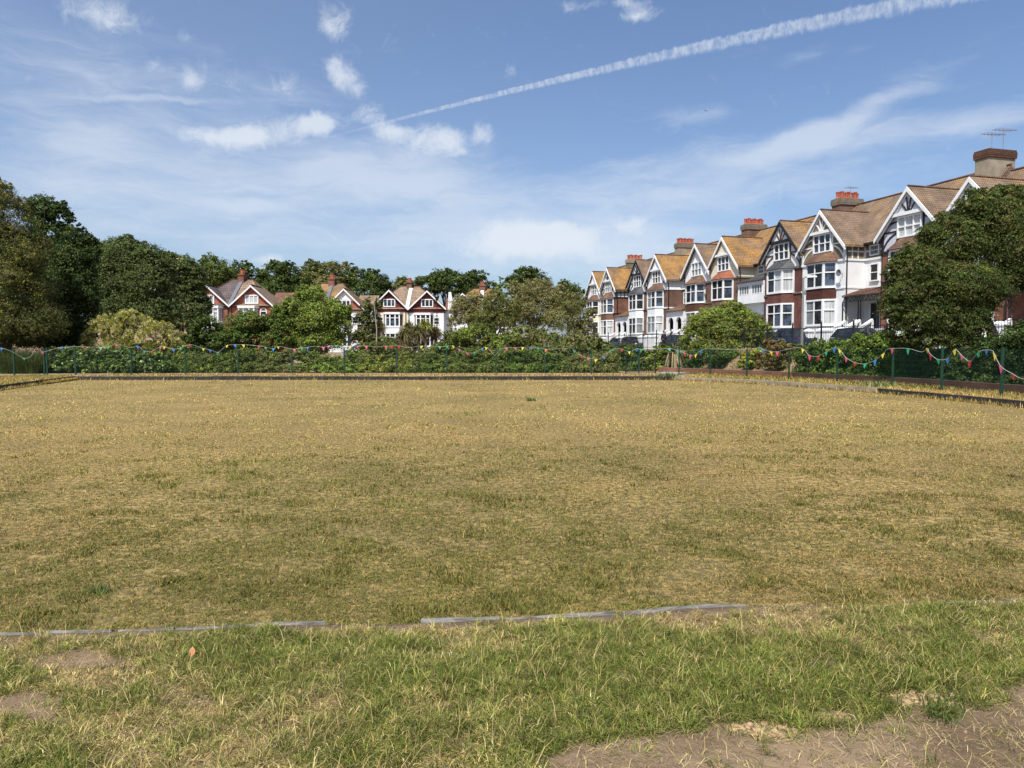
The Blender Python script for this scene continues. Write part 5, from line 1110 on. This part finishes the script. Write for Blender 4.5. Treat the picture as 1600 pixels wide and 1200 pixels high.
# ------------------------------------------------------------------ street lamps
def street_lamp(label, p, h, arm, mat, head):
    r = empty('street_lamp', p, 0, label, 'street lamp'); cb_ = MB(); cb_.tube([(0, 0, -.3), (0, 0, 1.2)], .085, 10); cb_.tube([(0, 0, 1.2), (0, 0, h)], [.065, .05], 10)
    cb_.build('column', M[mat], r)
    if arm:
        ab = MB(); ab.tube([(0, 0, h-.08), (.10, -.02, h+.03), (arm, -.06, h+.06)], .035, 8); ab.build('arm', M[mat], r)
        hb = MB(); hb.hexa([(arm-.1, -.16, h+.0), (arm+.5, -.13, h+.03), (arm+.5, .01, h+.03), (arm-.1, .04, h+.0)], [(arm-.05, -.14, h+.14), (arm+.45, -.11, h+.12), (arm+.45, -.01, h+.12), (arm-.05, .02, h+.14)]); hb.build('lamp_head', M[head], r)
    else:
        hb = MB(); hb.lathe((0, 0, h), [(.06, 0), (.16, .08), (.27, .45), (.33, .50), (.20, .72), (.06, .80), (.02, .95)], 10); hb.build('lantern', M[head], r)
Y = 44; p = at(1253, 545, Y); pz = STREET_Z+.1; hL = at(1253, 434, Y).z-pz
street_lamp('grey street lamp with a white head in front of the bright white house', (p.x, Y, pz), hL, .28, 'column_grey', 'lamp_white')
Y = 92; p = at(683, 545, Y); pz = zgf(p.x, Y); hL = at(683, 470, Y).z-pz
street_lamp('dark lamp post with a lantern in front of the white tile hung house', (p.x, Y, pz), hL, 0, 'timber_black', 'black_iron')
lp = at(1012, 545, 62); pp = MB(); pp.tube([(lp.x, 62, STREET_Z-.3), (lp.x, 62, at(1012, 505, 62).z)], .03, 6); pp.tube([(lp.x, 62, at(1012, 507, 62).z), (lp.x, 62, at(1012, 503, 62).z)], .05, 6)
tag(pp.build('sign_post', M['column_grey']), 'thin grey post in front of the white garden piers', 'post')

# ------------------------------------------------------------------ cars
def car(label, loc, rz, paint, kind='hatch', L_=4.2, W_=1.78, H=1.48, group='cars parked along the street'):
    r = empty('parked_car', loc, rz, label, 'car', group); hw = W_/2; body = MB(); secs = []
    if kind == 'van': st = [(-.5, .45, .9, .9), (-.49, .35, 1.0, 1.0), (-.3, .3, 1.02, 1.02), (.18, .3, 1.02, 1.02), (.40, .3, .92, .92), (.5, .4, .62, .62)]; roof = [(-.46, .92), (.10, .95), (.22, .93), (.40, .50)]
    elif kind == 'suv': st = [(-.5, .45, .80), (-.485, .3, .92), (-.3, .25, .95), (.15, .25, .95), (.40, .25, .88), (.485, .3, .78), (.5, .45, .65)]; roof = [(-.46, .55), (-.36, .97), (-.05, 1.0), (.08, .97), (.27, .56)]
    else: st = [(-.5, .42, .72), (-.485, .28, .85), (-.3, .2, .90), (.15, .2, .90), (.40, .2, .82), (.485, .28, .68), (.5, .42, .55)]; roof = [(-.47, .58), (-.34, .96), (-.05, 1.0), (.06, .97), (.27, .60)]
    belt = .60*H; n0 = len(body.v)
    for s_ in st:
        x, zb, zt = s_[0]*L_, s_[1]*.85, s_[2]*belt*1.05; tw = 1-.10*(abs(s_[0]) > .47)
        body.v += [(x, -hw*tw*.94, zb), (x, -hw*tw, (zb+zt)/2), (x, -hw*tw*.93, zt), (x, hw*tw*.93, zt), (x, hw*tw, (zb+zt)/2), (x, hw*tw*.94, zb)]
    for i in range(len(st)-1):
        for j in range(6): a, b = n0+i*6+j, n0+i*6+(j+1) % 6; body.f.append((a, b, b+6, a+6))
    body.f.append(tuple(range(n0+5, n0-1, -1))); m_ = n0+(len(st)-1)*6; body.f.append(tuple(range(m_, m_+6)))
    rp = [(x*L_, (z if z < .7 else z)*H) for x, z in roof]; rw = hw*.74; bw = hw*.90
    base = [(rp[0][0]-.02, belt*.99), (rp[-1][0]+.03, belt*.99)]
    wid = lambda z: bw+(rw-bw)*max(0, (z-belt)/(H-belt))
    pts = [(rp[0][0], belt*.95)]+rp+[(rp[-1][0], belt*.95)]; n0 = len(body.v)
    for x, z in pts: body.v += [(x, -wid(z), z), (x, wid(z), z)]
    q = len(pts)
    for i in range(q-1): a = n0+i*2; body.f.append((a, a+1, a+3, a+2))
    body.f.append(tuple(n0+i*2 for i in range(q))[::-1]); body.f.append(tuple(n0+i*2+1 for i in range(q)))
    body.build('body', M[paint], r)
    for sy in (-1, 1):                                            # side windows and wheels
        g = MB(); xs = [rp[0][0]+.22, rp[1][0]+.10, rp[-2][0]-.02, rp[-1][0]-.22]; zs = [belt+.05, H*.90, H*.90, belt+.05]
        mid = (xs[1]+xs[2])/2
        for quad in ([(xs[0], zs[0]), (mid-.04, belt+.05), (mid-.04, H*.90), (xs[1], zs[1])], [(mid+.04, belt+.05), (xs[3], zs[3]), (xs[2], zs[2]), (mid+.04, H*.90)]):
            i_ = [(x, sy*(wid(z)-.02), z) for x, z in quad]; o_ = [(x, sy*(wid(z)+.012), z) for x, z in quad]; g.hexa(i_, o_)
        g.build('side_window', M['car_glass'], r)
        mb = MB(); mb.hexa([(rp[-1][0]-.35, sy*hw*.9, belt), (rp[-1][0]-.2, sy*hw*.9, belt), (rp[-1][0]-.2, sy*hw*1.1, belt+.02), (rp[-1][0]-.35, sy*hw*1.1, belt+.02)], [(rp[-1][0]-.33, sy*hw*.92, belt+.15), (rp[-1][0]-.2, sy*hw*.92, belt+.15), (rp[-1][0]-.2, sy*hw*1.1, belt+.15), (rp[-1][0]-.33, sy*hw*1.1, belt+.15)]); mb.build('mirror', M[paint], r)
        for x in (-.31*L_, .32*L_):
            wh = MB(); pr = [(.20, -.10), (.31, -.10), (.33, -.06), (.33, .06), (.31, .10), (.20, .10)]; n0 = 0; nn_ = 18
            for rr, yy in pr:
                for k_ in range(nn_): t = 2*math.pi*k_/nn_; wh.v.append((x+rr*math.cos(t), sy*(hw-.09)+yy, .33+rr*math.sin(t)))
            for i in range(6):
                for k_ in range(nn_): a, b = i*nn_+k_, i*nn_+(k_+1) % nn_; c_, d_ = ((i+1) % 6)*nn_+(k_+1) % nn_, ((i+1) % 6)*nn_+k_; wh.f.append((a, b, c_, d_))
            w_ = wh.build('wheel', M['tyre'], r); rm = MB(); rm.tube([(x, sy*(hw-.09)-.06, .33), (x, sy*(hw-.09)+.075*sy if False else sy*(hw-.015), .33)], .205, 14); rm.build('rim', M['rim'], w_)
    def slab(i, name, mat, f0=.12, f1=.92):
        (x0, z0), (x1, z1) = rp[i], rp[i+1]; mb = MB(); A = [(x0+(x1-x0)*f, z0+(z1-z0)*f) for f in (f0, f1)]; nx = Vector((-(z1-z0), 0, x1-x0)).normalized()*.012
        pl = []
        for (x, z) in A: pl.append((x, z))
        b = [(pl[0][0], -wid(pl[0][1])*.93, pl[0][1]), (pl[0][0], wid(pl[0][1])*.93, pl[0][1]), (pl[1][0], wid(pl[1][1])*.93, pl[1][1]), (pl[1][0], -wid(pl[1][1])*.93, pl[1][1])]
        mb.hexa([Vector(v)-nx for v in b], [Vector(v)+nx for v in b]); mb.build(name, M[mat], r)
    slab(0, 'rear_window', 'car_glass'); slab(len(rp)-2, 'windscreen', 'car_glass')
    for sy in (-1, 1):
        hb = MB(); hb.box(.47*L_, .497*L_, sy*hw*.86-.16*(sy > 0), sy*hw*.86+.16*(sy < 0), belt*.66, belt*.82); hb.build('headlight', M['lamp_lens'], r)
        hb = MB(); hb.box(-.497*L_, -.47*L_, sy*hw*.84-.14*(sy > 0), sy*hw*.84+.14*(sy < 0), belt*.68, belt*.92); hb.build('tail_light', M['tail_lens'], r)
    bp_ = MB(); bp_.box(-.2*L_, .2*L_, -hw*.8, hw*.8, .2, .5); bp_.build('underbody', M['tyre'], r)
    return r
def park(label, px, Y, paint, kind, q=None, flip=False, **kw):
    p = at(px, 545, Y); ang = math.atan2(FU.y, FU.x)+(math.pi if flip else 0)
    return car(label, (p.x, p.y, STREET_Z+.006), ang, paint, kind, **kw)
park('dark navy sport utility car beside the grey street lamp', 1232, 57, 'car_navy', 'suv', L_=4.4, W_=1.85, H=1.66)
park('black car beyond the railing in front of the white garden piers', 1345, 48.5, 'car_black', 'hatch', L_=4.3, H=1.5, flip=True)
park('silver grey car half hidden by the drooping tree', 1392, 52.0, 'car_silver', 'hatch', L_=4.3, H=1.56, flip=True)
park('dark blue car mostly hidden behind the round spreading tree', 1188, 58.5, 'car_navy', 'hatch', H=1.45)
park('black hatchback left of the white garden piers', 990, 84, 'car_black', 'hatch', H=1.5, flip=True)
park('dark teal car at the left end of the parked row', 966, 90, 'car_teal', 'hatch', H=1.5)
park('black car behind the person in dark clothes', 1055, 73, 'car_black', 'hatch', H=1.5)
Y = 78; p = at(600, 545, Y); car('white van half hidden behind the cordylines', (p.x, Y, zgf(p.x, Y)), math.pi*1.04, 'car_white', 'van', 4.6, 1.9, 2.0, group='cars parked below the far houses')
Y = 80; p = at(564, 545, Y); car('silver car behind the slender dark tree', (p.x, Y, zgf(p.x, Y)), math.pi*.98, 'car_silver', 'hatch', group='cars parked below the far houses')

# ------------------------------------------------------------------ person on the street
plain('skin', (.45, .28, .20), .6, .05); plain('dark_cloth', (.018, .02, .03), .9, .15); plain('cap_blue', (.03, .08, .14), .8, .1)
def skin_mesh(name, V, E, rad, mat, parent, root=0):
    me = bpy.data.meshes.new(name); me.from_pydata(V, E, []); me.materials.append(M[mat]); o = bpy.data.objects.new(name, me); C.objects.link(o); o.parent = parent
    sk = o.modifiers.new('skin', 'SKIN'); o.modifiers.new('subsurf', 'SUBSURF').levels = 1; o.modifiers['subsurf'].render_levels = 1
    for i, v in enumerate(me.skin_vertices[0].data): v.radius = (rad[i], rad[i]); v.use_root = (i == root)
    return o
Y = 69; pp = at(1037, 545, Y); zb = STREET_Z+.008
ps = empty('person', (pp.x, Y, zb), R(200), 'person in dark clothes and a blue cap standing by the parked cars', 'person')
V = [(0,0,.95),(0,0,1.12),(0,.01,1.32),(0,0,1.45),(0,-.01,1.53),(0,-.02,1.62),(0,-.02,1.70)]; E = [(i, i+1) for i in range(6)]; Rr = [.14,.13,.15,.09,.055,.085,.075]
def chain(start, pts, rs):
    p = start
    for q, r_ in zip(pts, rs): V.append(q); Rr.append(r_); E.append((p, len(V)-1)); p = len(V)-1
    return p
for s in (-1, 1):
    chain(0, [(s*.10,0,.90),(s*.11,-.02,.50),(s*.115,.02,.09),(s*.12,-.06,.04),(s*.125,-.15,.035)], [.09,.062,.045,.045,.035])
    e = chain(2, [(s*.19,0,1.40),(s*.25,.03,1.12),(s*.24,-.10,.90)], [.06,.047,.034])
    hnd = chain(e, [(s*.235,-.14,.84)], [.03])
    for dx, l in ((-.026, .055), (-.009, .065), (.009, .06), (.026, .05)): chain(hnd, [(s*.235+dx,-.165,.84-l*.55),(s*.235+dx,-.165+.012,.84-l)], [.009,.008])
    chain(hnd, [(s*.235-s*.035,-.155,.825),(s*.235-s*.045,-.17,.80)], [.010,.008])
V.append((0,-.105,1.645)); Rr.append(.016); E.append((5, len(V)-1))
skin_mesh('body', V, E, Rr, 'skin', ps)
jv = [(0,0,.86),(0,0,1.1),(0,.01,1.32),(0,0,1.46)]; je = [(0,1),(1,2),(2,3)]; jr = [.165,.16,.175,.10]
for s in (-1, 1):
    n = len(jv); jv += [(s*.195,0,1.40),(s*.255,.03,1.12),(s*.245,-.09,.93)]; jr += [.08,.065,.052]; je += [(2, n), (n, n+1), (n+1, n+2)]
skin_mesh('jacket', jv, je, jr, 'dark_cloth', ps)
tv = [(0,0,.93)]; te = []; tr_ = [.15]
for s in (-1, 1):
    n = len(tv); tv += [(s*.10,0,.86),(s*.11,-.02,.5),(s*.115,.02,.11)]; tr_ += [.105,.082,.07]; te += [(0, n), (n, n+1), (n+1, n+2)]
skin_mesh('trousers', tv, te, tr_, 'dark_cloth', ps)
cp_ = MB(); cp_.lathe((0, -.015, 1.69), [(.105, -.02), (.11, .02), (.095, .08), (.05, .115), (.01, .125)], 14); cp_.hexa([(-.07, -.11, 1.675), (.07, -.11, 1.675), (.05, -.20, 1.66), (-.05, -.20, 1.66)][::-1], [(-.07, -.11, 1.69), (.07, -.11, 1.69), (.05, -.20, 1.67), (-.05, -.20, 1.67)][::-1]); cp_.build('cap', M['cap_blue'], ps)
# ------------------------------------------------------------------ bird
bp0 = at(1102, 173, 120); plain('feather', (.03, .032, .04), .8)
bd = MB(); bd.tube([(-.22, 0, 0), (-.12, 0, .0), (0, 0, .01), (.12, 0, .01), (.2, 0, 0)], [.02, .06, .075, .05, .015], 8)
for s in (-1, 1): bd.hexa([(-.08, 0, -.01), (.08, 0, -.01), (.10, s*.32, .13), (.0, s*.32, .13)], [(-.08, 0, .01), (.08, 0, .01), (.10, s*.32, .145), (.0, s*.32, .145)]); bd.hexa([(.0, s*.32, .13), (.10, s*.32, .13), (-.05, s*.6, .10), (-.08, s*.6, .10)], [(.0, s*.32, .145), (.10, s*.32, .145), (-.05, s*.6, .11), (-.08, s*.6, .11)])
bo = bd.build('bird', M['feather']); bo.location = bp0; bo.rotation_euler = (R(35), 0, R(60)); tag(bo, 'small dark bird flying high in the sky above the terrace', 'bird')
# ------------------------------------------------------------------ fallen leaf and stones on the near bank
plain('dry_leaf', (.45, .21, .09), .8, .2, 30)
lf = at(300, 1033, 3.52); lm = MB(); zl = zgf(lf.x, lf.y)+.035
ol = [(0, -.028, 0), (.012, -.015, .004), (.016, 0, .006), (.011, .014, .005), (0, .03, 0), (-.011, .014, .005), (-.016, 0, .006), (-.012, -.015, .004)]
lm.hexa([(x, y, z-.0008) for x, y, z in ol], [(x, y, z+.0008) for x, y, z in ol])
lo = lm.build('fallen_leaf', M['dry_leaf']); lo.location = (lf.x, lf.y, zl); lo.rotation_euler = (R(40), R(10), R(20)); tag(lo, 'single dry orange leaf lying on the near grass', 'leaf')
plain('clay', (.34, .235, .13), .95, .3, 25, bump=.8)
def clod(label, px, py, Y, r_, n=12):
    p = at(px, py, Y); z = zgf(p.x, Y); mb = MB(); 
    for i in range(n):
        a = random.random()*6.28; d = r_*random.random()**.5; s = r_*random.uniform(.07, .24)*(1-.4*random.random()); x0, y0 = p.x+math.cos(a)*d*1.6, Y+math.sin(a)*d*.7
        base = len(mb.v); prof = [(.05, -.6), (.8, -.4), (1.0, 0), (.7, .5), (.1, .75)]
        ang0 = random.random(); jit = [random.uniform(.75, 1.2) for _ in range(7)]
        for rr, zz_ in prof:
            for k_ in range(7): t = 2*math.pi*k_/7+ang0; mb.v.append((x0+rr*s*math.cos(t)*jit[k_], y0+rr*s*math.sin(t)*jit[k_], zgf(x0, y0)+.3*s+zz_*s*.6))
        for i_ in range(4):
            for k_ in range(7): a_, b_ = base+i_*7+k_, base+i_*7+(k_+1) % 7; mb.f.append((a_, b_, b_+7, a_+7))
        mb.f.append(tuple(range(base+28, base+35)))
    tag(mb.build('soil_clods', M['clay'], None, True), label, 'soil')
clod('orange clay clods at the edge of the trodden earth, lower middle', 1195, 1160, 2.84, .085, 70)
clod('pile of crumbled orange clay right of the lower middle clods', 1445, 1112, 3.09, .10, 90)
clod('small orange clay crumbs in the grass between the two clay patches', 1310, 1135, 2.96, .055, 40)
